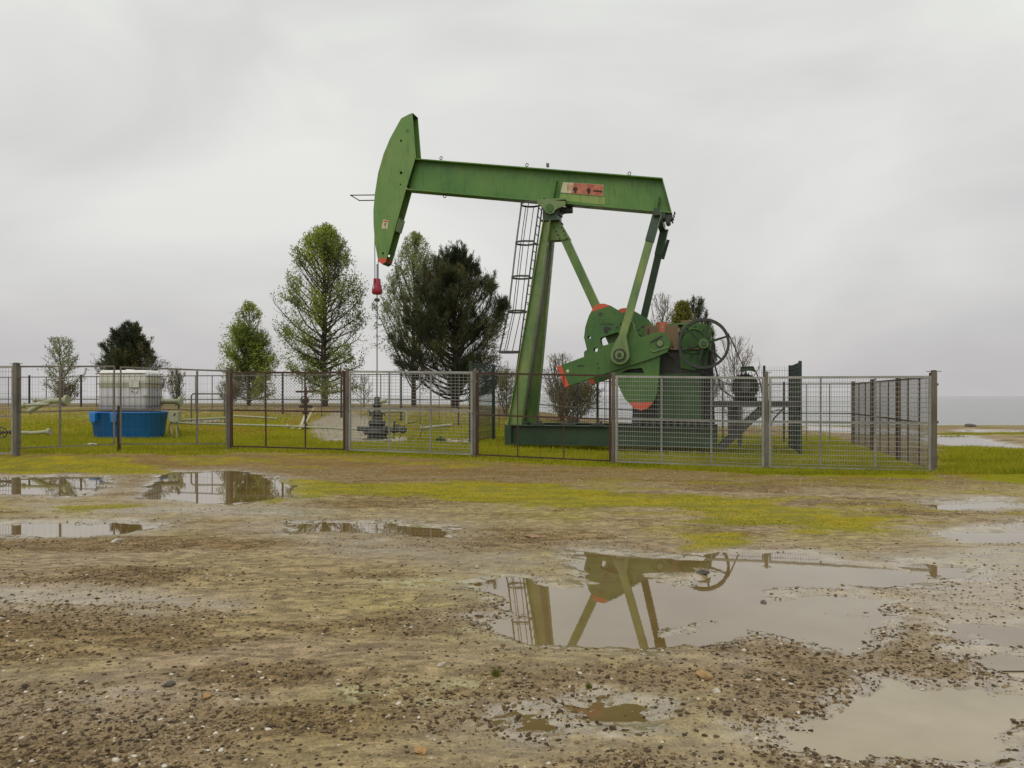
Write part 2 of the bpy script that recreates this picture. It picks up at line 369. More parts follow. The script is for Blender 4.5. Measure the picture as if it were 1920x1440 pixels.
gc = mixc(np.zeros(X.shape+(3,))+np.array((.27, .265, .014)), (.30, .21, .03), ss(.48, .72, fbm(X*.9+4, Y*1.4+2, 4)))
C = C*(1-gra[..., None])+gc*gra[..., None]
C = mixc(C, (.24, .20, .12), sand*ss(11, 6, X)*(.25+.6*ss(-6, -11, X)))
st_ = np.maximum(sdpoly(X, Y, GP([(850,1188),(930,1184),(985,1172),(990,1178),(975,1196),(1010,1206),(960,1200),(900,1200)])), sdpoly(X, Y, GP([(700,1092),(820,1085),(900,1098),(820,1104),(720,1102)])))
st_ = np.maximum(st_, sdpoly(X, Y, GP([(640,1298),(800,1292),(950,1303),(930,1318),(760,1322),(650,1318)])))
C = mixc(C, (.46, .43, .24), ss(-.12, .1, st_+.3*(fbm(X*7, Y*11, 4)-.5))*ss(.40, .58, fbm(X*14, Y*20, 4)))
# gravel aprons in the yard and bare soil strips
apr = np.maximum(sdpoly(wx, wy, [G(575,812,.2), G(640,804,.2), G(730,812,.2), G(725,826,.2), G(600,826,.2)]), -9)
apr = ss(-.2, .3, apr); C = mixc(C, (.40, .36, .30), apr*.9)
WETP = GP([(60,948),(300,952),(560,948),(640,962),(560,975),(300,968),(100,962)]), GP([(560,1006),(760,1010),(1000,1040),(1080,1062),(900,1078),(760,1056),(600,1030)]), GP([(1640,1040),(2100,1010),(2100,1290),(1760,1262),(1660,1200)]), GP([(-100,1096),(300,1110),(420,1140),(300,1170),(-100,1150)]), GP([(-100,1290),(200,1300),(420,1330),(330,1400),(-100,1400)]), GP([(1180,1380),(1500,1300),(2100,1270),(2100,1420),(1240,1460)])
wetm = np.full(X.shape, -9.0)
for P in WETP: wetm = np.maximum(wetm, sdpoly(X, Y, P))
wetm = np.maximum(ss(-.4, .3, wetm+.5*(fbm(X*2, Y*4, 4)-.5)), ss(-.9, .0, sdm+.5*(fbm(X*3, Y*6+2, 4)-.5)))
mar = ss(-.26, -.0, sdm+.5*(fbm(X*4, Y*8+2, 4)-.5))
wet = np.clip((1-grav)*.25+wetm*.55+mar*.5+basin, 0, 1)*road*(1-.7*moss)*(1-gra)
C = mixc(C, (.31, .235, .14), wetm*(1-moss)*(1-gra)*(1-basin)*.45)
del wx, wy
ny, nx = X.shape; idx = np.arange(ny*nx).reshape(ny, nx)
FQ = np.stack([idx[:-1, :-1], idx[:-1, 1:], idx[1:, 1:], idx[1:, :-1]], -1).reshape(-1, 4)
m, t_, b = mat('ground_soil'); M['ground'] = m
ca = t_.nodes.new('ShaderNodeAttribute'); ca.attribute_name = 'soil'
wa = t_.nodes.new('ShaderNodeAttribute'); wa.attribute_name = 'wet'
f1 = tex(t_, 60, 5, .7); v1 = tex(t_, 45, kind='ShaderNodeTexVoronoi'); f2 = tex(t_, 9, 5, .6)
col = mix(t_, 1, ca.outputs['Color'], ramp(t_, f1.outputs['Fac'], .3, .72, (.55, .53, .48, 1), (1.32, 1.32, 1.34, 1)), 'MULTIPLY')
col = mix(t_, 1, col, ramp(t_, f2.outputs['Fac'], .3, .7, (.84, .82, .80, 1), (1.14, 1.15, 1.15, 1)), 'MULTIPLY')
t_.links.new(col, b.inputs['Base Color'])
rr = t_.nodes.new('ShaderNodeMapRange'); rr.inputs[3].default_value = .9; rr.inputs[4].default_value = .07
t_.links.new(wa.outputs['Fac'], rr.inputs[0]); t_.links.new(rr.outputs[0], b.inputs['Roughness'])
ad = t_.nodes.new('ShaderNodeMath'); ad.operation = 'SUBTRACT'; t_.links.new(f1.outputs['Fac'], ad.inputs[0]); t_.links.new(v1.outputs['Distance'], ad.inputs[1])
sp_ = t_.nodes.new('ShaderNodeMapRange'); sp_.inputs[3].default_value = .04; sp_.inputs[4].default_value = .7; t_.links.new(wa.outputs['Fac'], sp_.inputs[0]); t_.links.new(sp_.outputs[0], b.inputs['Specular IOR Level'])
bump(t_, b, ad.outputs[0], .5, .008)
io_ = t_.nodes.new('ShaderNodeMapRange'); io_.inputs[1].default_value = .7; io_.inputs[3].default_value = 1.45; io_.inputs[4].default_value = 2.3; t_.links.new(wa.outputs['Fac'], io_.inputs[0]); t_.links.new(io_.outputs[0], b.inputs['IOR'])
bs_ = t_.nodes.new('ShaderNodeMapRange'); bs_.inputs[3].default_value = .7; bs_.inputs[4].default_value = .05; t_.links.new(wa.outputs['Fac'], bs_.inputs[0]); t_.links.new(bs_.outputs[0], t_.nodes['Bump'].inputs['Strength'])
gnd = npmesh('ground', np.stack([X, Y, Z], -1).reshape(-1, 3), FQ, 'ground', smooth=True); kind(gnd, 'structure')
at = gnd.data.attributes.new('soil', 'FLOAT_COLOR', 'POINT'); at.data.foreach_set('color', np.concatenate([C, np.ones(X.shape+(1,))], -1).astype(np.float32).ravel())
at = gnd.data.attributes.new('wet', 'FLOAT', 'POINT'); at.data.foreach_set('value', wet.astype(np.float32).ravel())
def grid(A, x, y):
    """bilinear sample of a ground array"""
    i = np.clip(np.searchsorted(XS, x)-1, 0, nx-2); j = np.clip(np.searchsorted(YS, y)-1, 0, ny-2)
    fx = (x-XS[i])/(XS[i+1]-XS[i]); fy = (y-YS[j])/(YS[j+1]-YS[j])
    return A[j, i]*(1-fx)*(1-fy)+A[j, i+1]*fx*(1-fy)+A[j+1, i]*(1-fx)*fy+A[j+1, i+1]*fx*fy
def gh(x, y): return float(grid(Z, np.array([x]), np.array([y]))[0])

# puddle water: flat sheets lying in the basins
for key, ca0, ca1, ior in (('brown', (.15, .095, .035, 1), (.18, .12, .05, 1), 1.5), ('puddle', (.17, .105, .03, 1), (.22, .155, .06, 1), 2.4), ('silt', (.31, .26, .165, 1), (.41, .345, .235, 1), 1.4)):
    m, t_, b = mat(key+'_water'); M[key] = m
    a = tex(t_, 1.3, 5, .6); t_.links.new(ramp(t_, a.outputs['Fac'], .35, .65, ca0, ca1), b.inputs['Base Color'])
    b.inputs['Roughness'].default_value = .015; b.inputs['IOR'].default_value = ior
    rp = tex(t_, 14, 2, .5); bump(t_, b, rp.outputs['Fac'], .02, .004)
for ip, P in enumerate(PUDW):
    zp_ = -.0007*ip; P = np.array(P); c = P.mean(0)
    hull = P+(P-c)/np.maximum(np.linalg.norm(P-c, axis=1, keepdims=True), .01)*.30
    x0, y0 = hull.min(0)-.1; x1, y1 = hull.max(0)+.1
    ring_ = [(q[0], q[1], zp_) for q in hull] if ip in (5, 9, 10, 11) else [(x0, y0, zp_), (x1, y0, zp_), (x1, y1, zp_), (x0, y1, zp_)]
    o = MB().add(ring_, [tuple(range(len(ring_)))]).build('puddle', 'silt' if ip in (5, 10, 11) else 'brown' if ip in (6, 7) else 'puddle'); kind(o, 'structure')

# sea
m, t_, b = mat('sea_water'); M['sea'] = m
b.inputs['Base Color'].default_value = (.17, .18, .165, 1); b.inputs['Roughness'].default_value = .12; b.inputs['IOR'].default_value = 1.33
s1 = tex(t_, .9, 5, .6, stretch=(.35, 1, 1)); bump(t_, b, s1.outputs['Fac'], .9, .35)
o = MB().add([(-6000, 30, -.3), (6000, 30, -.3), (6000, 9000, -.3), (-6000, 9000, -.3)], [(0, 1, 2, 3)]).build('sea', 'sea'); kind(o, 'structure')

# ------------------------------------------------------------------ loose gravel (nobody could count it) and a few single stones
ICO = bmesh.new(); bmesh.ops.create_icosphere(ICO, subdivisions=1, radius=1); ICO.verts.ensure_lookup_table()
IV = np.array([v.co[:] for v in ICO.verts]); IF = np.array([[v.index for v in f.verts] for f in ICO.faces]); ICO.free()
OV = np.array([(1, 0, 0), (-1, 0, 0), (0, 1, 0), (0, -1, 0), (0, 0, 1), (0, 0, -1)], float)
OF = np.array([(0, 2, 4), (2, 1, 4), (1, 3, 4), (3, 0, 4), (2, 0, 5), (1, 2, 5), (3, 1, 5), (0, 3, 5)])
rg = np.random.default_rng(11)
def stones(n, ya, yb, s0, s1, BV, BF, pw=1.0):
    y = ya*(yb/ya)**(rg.random(n)**pw); x = (rg.random(n)*2-1)*(y*.72+.3)
    g_ = grid(grav, x, y); mo = grid(moss, x, y); gg = grid(gra, x, y); bs = grid(basin, x, y); er = grid(earth, x, y)
    p = (.13+.87*g_)*(1-.75*mo)*(1-gg)*(1-.75*bs); p = np.maximum(p, er*.9*(1-gg)*(1-mo))
    k = rg.random(n) < p; x, y = x[k], y[k]; n = len(x)
    s = s0*(s1/s0)**(rg.random(n)**1.9); z = grid(Z, x, y)
    az = rg.random(n)*6.283; sc = np.stack([s*(.8+.6*rg.random(n)), s*(.6+.4*rg.random(n)), s*(.20+.35*rg.random(n))], -1)
    V = BV[None]*(1+.45*(rg.random((n, len(BV), 1))-.5))*sc[:, None, :]
    ti = (rg.random(n)-.5)*.7; ca_, sa_ = np.cos(ti)[:, None], np.sin(ti)[:, None]
    V = np.stack([V[..., 0]*ca_+V[..., 2]*sa_, V[..., 1], V[..., 2]*ca_-V[..., 0]*sa_], -1)
    ca_, sa_ = np.cos(az)[:, None], np.sin(az)[:, None]
    V = np.stack([V[..., 0]*ca_-V[..., 1]*sa_+x[:, None], V[..., 0]*sa_+V[..., 1]*ca_+y[:, None], V[..., 2]+(z+s*.02)[:, None]], -1)
    tint = rg.random(n)**1.6*.82; wht = rg.random(n) < (.028+.10*er[k]); tint[wht] = 1.0
    return V.reshape(-1, 3), (BF[None]+(np.arange(n)*len(BV))[:, None, None]).reshape(-1, 3), np.repeat(tint, len(BV))
parts = [stones(85000, 2.9, 7, .003, .018, IV, IF), stones(80000, 5.5, 16.5, .005, .019, OV, OF, .9)]
Vs, Fs, Ts, o_ = [], [], [], 0
for a, b_, c in parts: Vs.append(a); Fs.append(b_+o_); Ts.append(c); o_ += len(a)
m, t_, b = mat('gravel_stone'); M['gravel'] = m
a = t_.nodes.new('ShaderNodeAttribute'); a.attribute_name = 'tint'; r = t_.nodes.new('ShaderNodeValToRGB')
r.color_ramp.elements[0].color = (.055, .038, .022, 1); r.color_ramp.elements[1].color = (.62, .58, .48, 1)
for p_, c_ in ((.25, (.13, .09, .05)), (.5, (.23, .165, .09)), (.7, (.31, .235, .14)), (.85, (.34, .25, .13)), (.93, (.38, .34, .27))):
    q = r.color_ramp.elements.new(p_); q.color = c4(c_)
t_.links.new(a.outputs['Fac'], r.inputs[0]); t_.links.new(r.outputs[0], b.inputs['Base Color']); b.inputs['Roughness'].default_value = .6; b.inputs['Specular IOR Level'].default_value = .1
o = npmesh('gravel', np.concatenate(Vs), np.concatenate(Fs), 'gravel', np.concatenate(Ts)); kind(o, 'stuff')
o['label'] = 'wet brown and grey gravel scattered over the muddy lot'
del Vs, Fs, Ts, parts
def rock(px, py, s, mt, label, flat=.55, sd=1, name='stone'):
    x, y = G(px, py); rn = random.Random(sd); bm = bmesh.new(); bmesh.ops.create_icosphere(bm, subdivisions=2, radius=1)
    for v in bm.verts:
        n_ = mnoise.noise(v.co*1.3+Vector((sd*7.1, 0, 0))); v.co *= 1+.5*n_; v.co.x *= s*1.25; v.co.y *= s*.8; v.co.z *= s*flat
    me = bpy.data.meshes.new(name); bm.to_mesh(me); bm.free(); me.materials.append(M[mt])
    o = bpy.data.objects.new(name, me); COL.objects.link(o); o.location = (x, y, gh(x, y)+s*flat*.45); o.rotation_euler = (0, rn.uniform(-.2, .2), rn.random()*6)
    tag(o, label, 'stone', 'single larger stones on the lot'); return o
rock(388, 1318, .030, 'orange', 'ochre yellow stone lying in the left foreground mud', .5, 1)
rock(1322, 1278, .040, 'orange', 'rusty brown clod in the gravel below the big puddle', .6, 2)
rock(1000, 1012, .060, 'brick', 'flat reddish fragment on gravel above the big puddle', .35, 3)
rock(827, 1262, .020, 'palestone', 'round cream pebble left of the small grass tuft', .7, 4)
rock(1343, 1302, .028, 'palestone', 'pale angular stone just below the rusty clod', .5, 5)
rock(1432, 1130, .030, 'darkstone', 'round black stone standing alone in the big puddle', .8, 6)
rock(218, 1020, .045, 'palestone', 'white stone below the long puddle at left', .5, 7)
rock(1318, 1080, .045, 'darkstone', 'dark stone at the back rim of the big puddle', .5, 8)
rock(788, 1420, .028, 'orange', 'tan stone at the bottom edge of the lot', .6, 9)
rock(172, 850, .13, 'palestone', 'pale plastic coloured lump in front of the blue tub', .35, 10)
rock(1819, 801, .22, 'darkstone', 'dark boulder on the grass strip by the sea', .5, 11, 'boulder')
rock(318, 1296, .026, 'darkstone', 'blackish wet stone left of the ochre stone', .6, 12)

# ------------------------------------------------------------------ grass (stuff)
def blades(n, sampler, h0, h1, wd, name, label, dens):
    x, y = sampler(n); d = dens(x, y); k = rg.random(n) < d; x, y = x[k], y[k]; n = len(x); z = grid(Z, x, y)
    h = (h0+(h1-h0)*rg.random(n)**2)*(.6+.8*fbm(x*1.7, y*1.7, 3)); a = rg.random(n)*6.283; lean = .55*rg.random(n)
    b2 = rg.random(n)*6.283; wv = wd*(.6+.8*rg.random(n))
    p0 = np.stack([x-np.cos(a)*wv, y-np.sin(a)*wv, z-.01], -1); p1 = np.stack([x+np.cos(a)*wv, y+np.sin(a)*wv, z-.01], -1)
    p2 = np.stack([x+np.cos(b2)*lean*h, y+np.sin(b2)*lean*h, z+h], -1)
    V = np.stack([p0, p1, p2], 1).reshape(-1, 3); T = np.clip(.2+.25*rg.random(n)+.75*(fbm(x*.8+4, y*1.2, 4)-.25), 0, 1)
    o = npmesh(name, V, np.arange(3*n).reshape(-1, 3), 'grass', np.repeat(T, 3)); kind(o, 'stuff'); o['label'] = label
def samp_yard(n):
    y = 15+17*rg.random(n)**1.15; return (rg.random(n)*2-1)*(y*.70)+.5, y
blades(330000, samp_yard, .03, .11, .011, 'grass', 'short yellow green grass growing in the fenced yard', lambda x, y: grid(gra*(1-.9*apr), x, y)*(.35+.9*fbm(x*1.1, y*1.1, 3)))
def samp_f(n):
    y = 6.5+10.5*rg.random(n)**.8; return (rg.random(n)*2-1)*(y*.72), y
blades(200000, samp_f, .006, .022, .008, 'moss', 'yellow green moss and tiny grass on the gravel lot', lambda x, y: np.clip(grid(moss, x, y)*1.1+.5*grid(gra, x, y), 0, 1)*(.3+.9*fbm(x*3, y*3, 3)))
def tuft(px, py, n, h, label):
    x, y = G(px, py); mb = MB(); rn = random.Random(px); z = gh(x, y)
    for i in range(n):
        a = rn.random()*6.28; l = rn.uniform(.2, .9)*h; s = rn.uniform(.5, 1)*h; q = rn.random()*6.28; r_ = rn.random()*h*.5
        cx, cy = math.cos(q)*r_, math.sin(q)*r_
        mb.add([(cx-.003, cy, -.01), (cx+.003, cy, -.01), (cx+math.cos(a)*l*.5, cy+math.sin(a)*l*.5, s)], [(0, 1, 2)])
    o = mb.build('grass_tuft', 'yellowleaf', loc=(x, y, z)); tag(o, label, 'grass tuft')
tuft(930, 1275, 60, .05, 'small yellow grass tuft alone in the foreground gravel')
tuft(1105, 1292, 60, .035, 'low yellow green weed right of the small grass tuft')

# ------------------------------------------------------------------ trees
def nrm(a): return a/np.maximum(np.linalg.norm(a, axis=-1, keepdims=True), 1e-6)
def leaves_quads(P, size, rng, D=None, asp=.6):
    n = len(P); a = nrm(rng.normal(size=(n, 3))); 
    if D is not None: a = nrm(D+a*.45)
    b_ = nrm(np.cross(a, rng.normal(size=(n, 3)))); s = (size*(.6+.8*rng.random(n)))[:, None]
    V = np.stack([P-b_*s*asp*.5, P+a*s*.5-b_*s*.0-b_*s*asp*.3, P+a*s, P+a*s*.5+b_*s*asp*.5], 1)
    return V.reshape(-1, 3), np.arange(4*n).reshape(-1, 4)
def tree(name, label, cat, px, topy, Yd, width, prof, t0=.12, limbs=60, up0=.6, up1=1.2, subs=8, nleaf=40, lsize=.09, lm='poplar', bark='bark',
         seed=1, trunk_r=.12, spread=.16, needle=False, stems=1, lean=0., irr=.35, gap=.36, bend=.5, tintb=0., subup=.25, tw=.012, sublen=.42):
    rng = np.random.default_rng(seed); x0 = (px-960)/F*Yd; z0 = float(gz(x0, Yd)); 
    H = CH+(HZ-topy)/F*Yd-z0; W = width/F*Yd
    root = empty(name, (x0, Yd, z0-.05)); tag(root, label, cat, 'trees and bushes behind the yard')
    wood = MB(); LP = []; LD = []; LT = []
    def env(p):
        p = np.atleast_2d(p); t = np.clip(p[:, 2]/H, 0, 1); a = np.arctan2(p[:, 1], p[:, 0]); pr = np.array([prof(q) for q in t])
        e_ = pr*W/2*(.80+irr*1.4*(vn(np.cos(a)*2+seed*3.1+9, t*9+np.sin(a)*2+7)-.35))
        return np.where(p[:, 2] > H, -1, e_)-np.hypot(p[:, 0]-lean*H*t**1.5, p[:, 1])
    for st in range(stems):
        hs = H*(1 if st == 0 else rng.uniform(.6, .92)); off = np.array([0, 0]) if st == 0 else rng.uniform(-1, 1, 2)*W*.22
        k = 9; tp = [np.array([off[0]*(i/(k-1))**.7*1.0+lean*H*(i/(k-1))**1.5+.03*H*(rng.random()-.5)*(0 < i < k-1)*.6, off[1]*(i/(k-1))+.03*H*(rng.random()-.5)*(0 < i < k-1)*.6, hs*i/(k-1)]) for i in range(k)]
        tr = trunk_r*(1 if st == 0 else .6)
        wood.tube(tp, [max(tr*(1-.93*i/(k-1)), .012) for i in range(k)], 8)
        nl = limbs if st == 0 else limbs//2
        for i in range(nl):
            t = t0+(1-t0)*.97*((i+rng.random()*.8)/nl); j = min(int(t*(k-1)), k-2); f = t*(k-1)-j; base = tp[j]*(1-f)+tp[j+1]*f
            if t > .72 and rng.random() < (t-.72)*2.4: continue
            az = i*2.39996+rng.random()*.7+st; up = up0+(up1-up0)*t+rng.normal()*.12
            ln = max(prof(t), .05)*W/2*rng.uniform(.72, 1.08)*(1+irr*2*(vn(np.array([az*.8+seed]), np.array([t*4.5]))[0]-.5))*(1 if st == 0 else .75)/max(math.cos(up), .28)*.85
            ln = min(ln, (hs*1.0-base[2])/max(math.sin(up), .1)*1.05+.25) if up > .3 else ln
            dr = np.array([math.cos(az)*math.cos(up), math.sin(az)*math.cos(up), math.sin(up)])
            pts = [base]; d = dr.copy(); kk = 6
            for q in range(kk):
                d = nrm(d+np.array([0, 0, bend/kk])+rng.normal(size=3)*.07); nx_p = pts[-1]+d*ln/kk
                if q > 1 and env(nx_p)[0] < -.10: nx_p = pts[-1]+d*.03
                pts.append(nx_p)
            rb = max(tr*.33*(1-t*.6), .014)
            wood.tube(pts, [max(rb*(1-.85*q/kk), tw*.6) for q in range(kk+1)], 5, cap=False)
            if needle and t > .25:
                for s in range(2 if t < .8 else 3):
                    sh0 = pts[-1-s]; shl = rng.uniform(.25, .75)*H*.10; n = 46; tt = rng.random(n)
                    ax_ = nrm(np.array([dr[0]*.25, dr[1]*.25, 1.])+rng.normal(size=3)*.12); wood.tube([sh0, sh0+ax_*shl], [tw, tw*.4], 3, cap=False)
                    LP.append(sh0+ax_*(tt[:, None]*shl)+rng.normal(size=(n, 3))*.035*(1.3-tt[:, None])); LD.append(np.repeat((ax_*.8)[None], n, 0)+rng.normal(size=(n, 3))*.3); LT.append(np.full(n, 5.5+rng.random()*.4))
            for s in range(subs):
                u = .22+.78*(s+rng.random())/subs; jj = min(int(u*kk), kk-1); ff = u*kk-jj; p = pts[jj]*(1-ff)+pts[jj+1]*ff
                dd = nrm(nrm(pts[jj+1]-pts[jj])+rng.normal(size=3)*.6+np.array([0, 0, subup])); sl_ = sublen*ln*(1.15-.7*u)*rng.uniform(.5, 1.2)+.1
                e1 = p+dd*sl_*.5; e2 = e1+nrm(dd+rng.normal(size=3)*.25+np.array([0, 0, subup*.8]))*sl_*.5
                if env(e2)[0] < -.06: e2 = p+(e2-p)*.45; e1 = p+(e1-p)*.5
                if env(e2)[0] < -.12: continue
                wood.tube([p, e1, e2], [tw*.8, tw*.6, tw*.3], 3, cap=False)
                if nleaf:
                    n = max(1, int(nleaf*rng.uniform(.4, 1.3)*min(1.7, .22+sl_*1.25))); tt = rng.random(n)**.8
                    pp = np.where(tt[:, None] < .5, p+(e1-p)*(tt[:, None]*2), e1+(e2-e1)*(tt[:, None]*2-1))
                    pp = pp+rng.normal(size=(n, 3))*spread*(.5+.5*tt[:, None]); LP.append(pp); LD.append(np.repeat((dd+np.array([0, 0, .35]))[None], n, 0))
                    LT.append(np.full(n, rng.random()))
    wood.build('trunk', bark, root)
    if LP:
        P = np.concatenate(LP); D = np.concatenate(LD); T = np.concatenate(LT)
        nz_k = fbm(P[:, 0]*1.35+seed*11+30, P[:, 2]*1.35+P[:, 1]*1.0+30, 3)
        kp = ((env(P)+rng.normal(size=len(P))*.08 > 0) | (T > 5)) & ((nz_k > gap+.06*rng.normal(size=len(P))) | (T > 5)); P, D, T = P[kp], D[kp], T[kp] % 5; P[:, 2] = np.maximum(P[:, 2], .05)
        cl = fbm(P[:, 0]*1.1+seed*5+50, P[:, 2]*1.1+P[:, 1]*.7+50, 3)
        T = np.clip(.15*T+.25*rng.random(len(P))+1.5*(cl-.32)+tintb, 0, 1)
        V, Fq = leaves_quads(P, lsize, rng, nrm(D) if needle else None, .15 if needle else .62)
        npmesh('crown', V, Fq, lm, np.repeat(T, 4), root)
    return root
pk = lambda a: (lambda t: float(np.interp(t, [q[0] for q in a], [q[1] for q in a])))
POP = pk([(0, .5), (.15, .95), (.35, 1), (.6, .78), (.8, .55), (1, .15)])
PIN = pk([(0, .9), (.15, 1), (.4, .95), (.65, .7), (.85, .42), (1, .12)])
tree('poplar_tree', 'tallest bright green leafy tree left of the pump head cable', 'tree', 608, 416, 36, 205, pk([(0, .5), (.08, .95), (.2, 1.12), (.35, 1.1), (.5, .98), (.62, 1.0), (.74, .72), (.86, .55), (.95, .3), (1, .05)]), .07, 125, .0, 1.15, 14, 52, .10, irr=.6, tintb=.12, seed=3, trunk_r=.17, spread=.18, gap=.455, subup=.4)
tree('poplar_tree', 'small green leafy tree between the dark pine and the tallest tree', 'tree', 466, 562, 36.5, 124, pk([(0, .7), (.2, 1.1), (.45, 1), (.6, .95), (.8, .6), (.92, .35), (1, .1)]), .06, 70, .0, 1.12, 11, 46, .095, irr=.6, tintb=.15, gap=.45, seed=4, trunk_r=.09, stems=3, spread=.15)
tree('poplar_tree', 'pale grey green poplar rising behind the big dark pine', 'tree', 776, 432, 38.5, 225, pk([(0, 1), (.3, 1), (.55, .72), (.7, .55), (.85, .38), (.95, .22), (1, .06)]), .08, 95, .8, 1.25, 10, 34, .085, 'palepoplar', tintb=.2, seed=5, trunk_r=.13, spread=.10, bend=.7)
tree('pine_tree', 'big dark pine standing right of the pump head cable', 'tree', 853, 474, 35.5, 318, pk([(0, .95), (.2, 1), (.5, .95), (.6, .82), (.71, .6), (.85, .40), (.92, .26), (1, .05)]), .04, 120, -.08, 1.05, 15, 84, .19, 'needle', 'barkdark', irr=.6, gap=.43, seed=6, trunk_r=.2, spread=.10, tw=.008, needle=True, bend=.9, subup=.5, sublen=.38)
tree('pine_tree', 'small dark pine behind the white tank', 'tree', 243, 614, 36, 200, pk([(0, 1), (.3, 1), (.6, .62), (.8, .35), (1, .15)]), .1, 56, .2, 1.0, 12, 80, .17, 'needle', 'barkdark', irr=.7, gap=.42, seed=7, trunk_r=.1, spread=.1, tw=.008, needle=True, bend=.7, subup=.4, stems=2)
tree('windswept_tree', 'thin pale windswept sapling at the far left', 'tree', 118, 630, 37, 110, pk([(0, .8), (.4, .9), (.8, .6), (1, .4)]), .1, 40, .45, .95, 9, 18, .09, 'palepoplar', seed=8, trunk_r=.07, spread=.08, lean=-.06, bend=.2)
tree('bare_shrub', 'brown twiggy shrub just right of the white tank', 'shrub', 330, 688, 35, 54, pk([(0, 1), (1, .7)]), .05, 26, .7, 1.2, 6, 10, .06, 'drybush', 'twig', seed=9, trunk_r=.04, stems=3, spread=.08)
tree('bare_shrub', 'brown brush at the foot of the small green tree', 'shrub', 432, 712, 35, 80, pk([(0, 1), (1, .7)]), .02, 26, .7, 1.2, 6, 16, .06, 'drybush', 'twig', seed=19, trunk_r=.04, stems=4, spread=.1)
tree('bare_shrub', 'brown brush behind the fence at the far left', 'shrub', 122, 716, 35, 80, pk([(0, 1), (1, .7)]), .02, 26, .6, 1.2, 6, 22, .06, 'drybush', 'twig', seed=29, trunk_r=.04, stems=4, spread=.1)
tree('bare_sapling', 'sparse sapling between the tallest tree and the wellhead', 'tree', 682, 700, 33, 64, pk([(0, .7), (.5, 1), (1, .4)]), .1, 20, .5, 1., 6, 7, .06, 'palepoplar', 'twig', seed=10, trunk_r=.04, spread=.1)
tree('budding_bush', 'twiggy bush with few leaves left of the red crank tip', 'shrub', 1055, 660, 31.5, 130, pk([(0, 1), (.6, .9), (1, .5)]), .04, 24, .75, 1.25, 6, 5, .05, 'drybush', 'twig', seed=11, trunk_r=.045, stems=5, spread=.08)
tree('budding_bush', 'low yellow brown bush behind the lower crank arm', 'shrub', 1075, 708, 30.5, 190, pk([(0, 1), (.6, .9), (1, .5)]), .02, 40, .6, 1.2, 7, 26, .05, 'drybush', 'twig', seed=12, trunk_r=.04, stems=6, spread=.1)
tree('bare_tree', 'leafless grey tree behind the pitman arms', 'tree', 1242, 548, 37, 110, pk([(0, .5), (.5, 1), (1, .4)]), .15, 50, .8, 1.25, 9, 5, .05, 'drybush', 'twig', seed=13, trunk_r=.07, stems=3, spread=.05, tw=.016)
tree('yellow_tree', 'bright yellow green young tree above the gearbox', 'tree', 1277, 562, 36, 84, pk([(0, .6), (.6, 1), (.85, .8), (1, .25)]), .3, 60, .8, 1.2, 8, 60, .08, gap=.3, lm='yellowleaf', seed=14, trunk_r=.06, spread=.11)
tree('pine_tree', 'slim dark conifer with thin tips behind the gearbox wheel', 'tree', 1306, 556, 38, 125, pk([(0, 1), (.5, .7), (.8, .4), (1, .15)]), .1, 50, .4, 1.2, 9, 50, .15, 'needle', 'barkdark', seed=15, trunk_r=.07, spread=.06, needle=True, stems=3, tintb=.12)
tree('bare_tree', 'bare twiggy bush above the electric motor', 'tree', 1378, 628, 33, 150, pk([(0, .9), (.5, 1), (1, .5)]), .08, 34, .5, 1.15, 7, 6, .05, 'drybush', 'twig', gap=.3, seed=16, trunk_r=.04, stems=3, spread=.06, tw=.008)
tree('evergreen_shrub', 'green shrub behind the yard seen between mast and crank', 'shrub', 950, 690, 31, 70, pk([(0, 1), (1, .7)]), .02, 26, .6, 1.2, 7, 26, .06, 'drybush', 'twig', seed=17, trunk_r=.04, stems=3, spread=.1)

# ------------------------------------------------------------------ pumpjack
pump = empty('pumpjack', (O[0], O[1], OZ), -TH)
tag(pump, 'large green oil pumpjack with red tipped cranks standing in the fenced yard', 'pumpjack')
# horse head
V0, V1 = -.23, .23
HEAD = PL([(773,212),(779.5,294),(763,348),(729,471),(723,491),(716.7,495.5),(709,490),(703,455.5),(700.5,422),(700,395),(703,362),(709,324),(719,289),(731,260),(748,229),(752,222),(767,214)], V0)
holes = [circle(L2(752, 264, V0), .035), circle(L2(752, 324, V0), .045), circle(L2(751, 346, V0), .025), circle(L2(718, 475, V0), .038)]
zr = L2(715, 484, V0)[1]
top = clip(HEAD, 0, 1, zr); bot = clip(HEAD, 0, -1, -zr)
hh = MB()
for y0, y1 in ((V0, V0+.018), (V1-.018, V1)): hh.plate(top, y0, y1, holes); hh.plate(bot, y0, y1, mi=1)
hh.plate(circle(L2(764, 245, V0), .05), V0-.004, V0-.0005, mi=2)
head = hh.build('horse_head', ['green_head', 'red', 'green_crank'], pump)
wb = MB()
fr = HEAD[4:]+[HEAD[0]]
ctr = (sum(p[0] for p in HEAD)/len(HEAD), sum(p[1] for p in HEAD)/len(HEAD))
for a, b_ in zip(fr[:-1], fr[1:]):
    wb.bar((a[0]+.012, 0, a[1]), (b_[0]+.012, 0, b_[1]), .02, V1-V0-.038)
for t0_, t1_ in (((742, 433), (749, 409)),):
    a = L2(*t0_, V0); b_ = L2(*t1_, V0); MB().bar((a[0]-.01, 0, a[1]), (b_[0]-.01, 0, b_[1]), .02, V1-V0-.038).build('cross_plate', 'green_pale', head)
a = L2(764.5, 345, V0); b_ = L2(777, 298, V0); MB().bar((a[0]-.03, 0, a[1]), (b_[0]-.03, 0, b_[1]), .02, V1-V0-.038).build('joint_plate', 'green_deep', head)
wb.build('curved_web', ['green_deep', 'green_pale'], head)
sp = MB(); a = L2(727, 412, V0); b_ = L2(724, 429, V0); dx, dz = b_[0]-a[0], b_[1]-a[1]; c_ = L2(717.3, 411, V0)
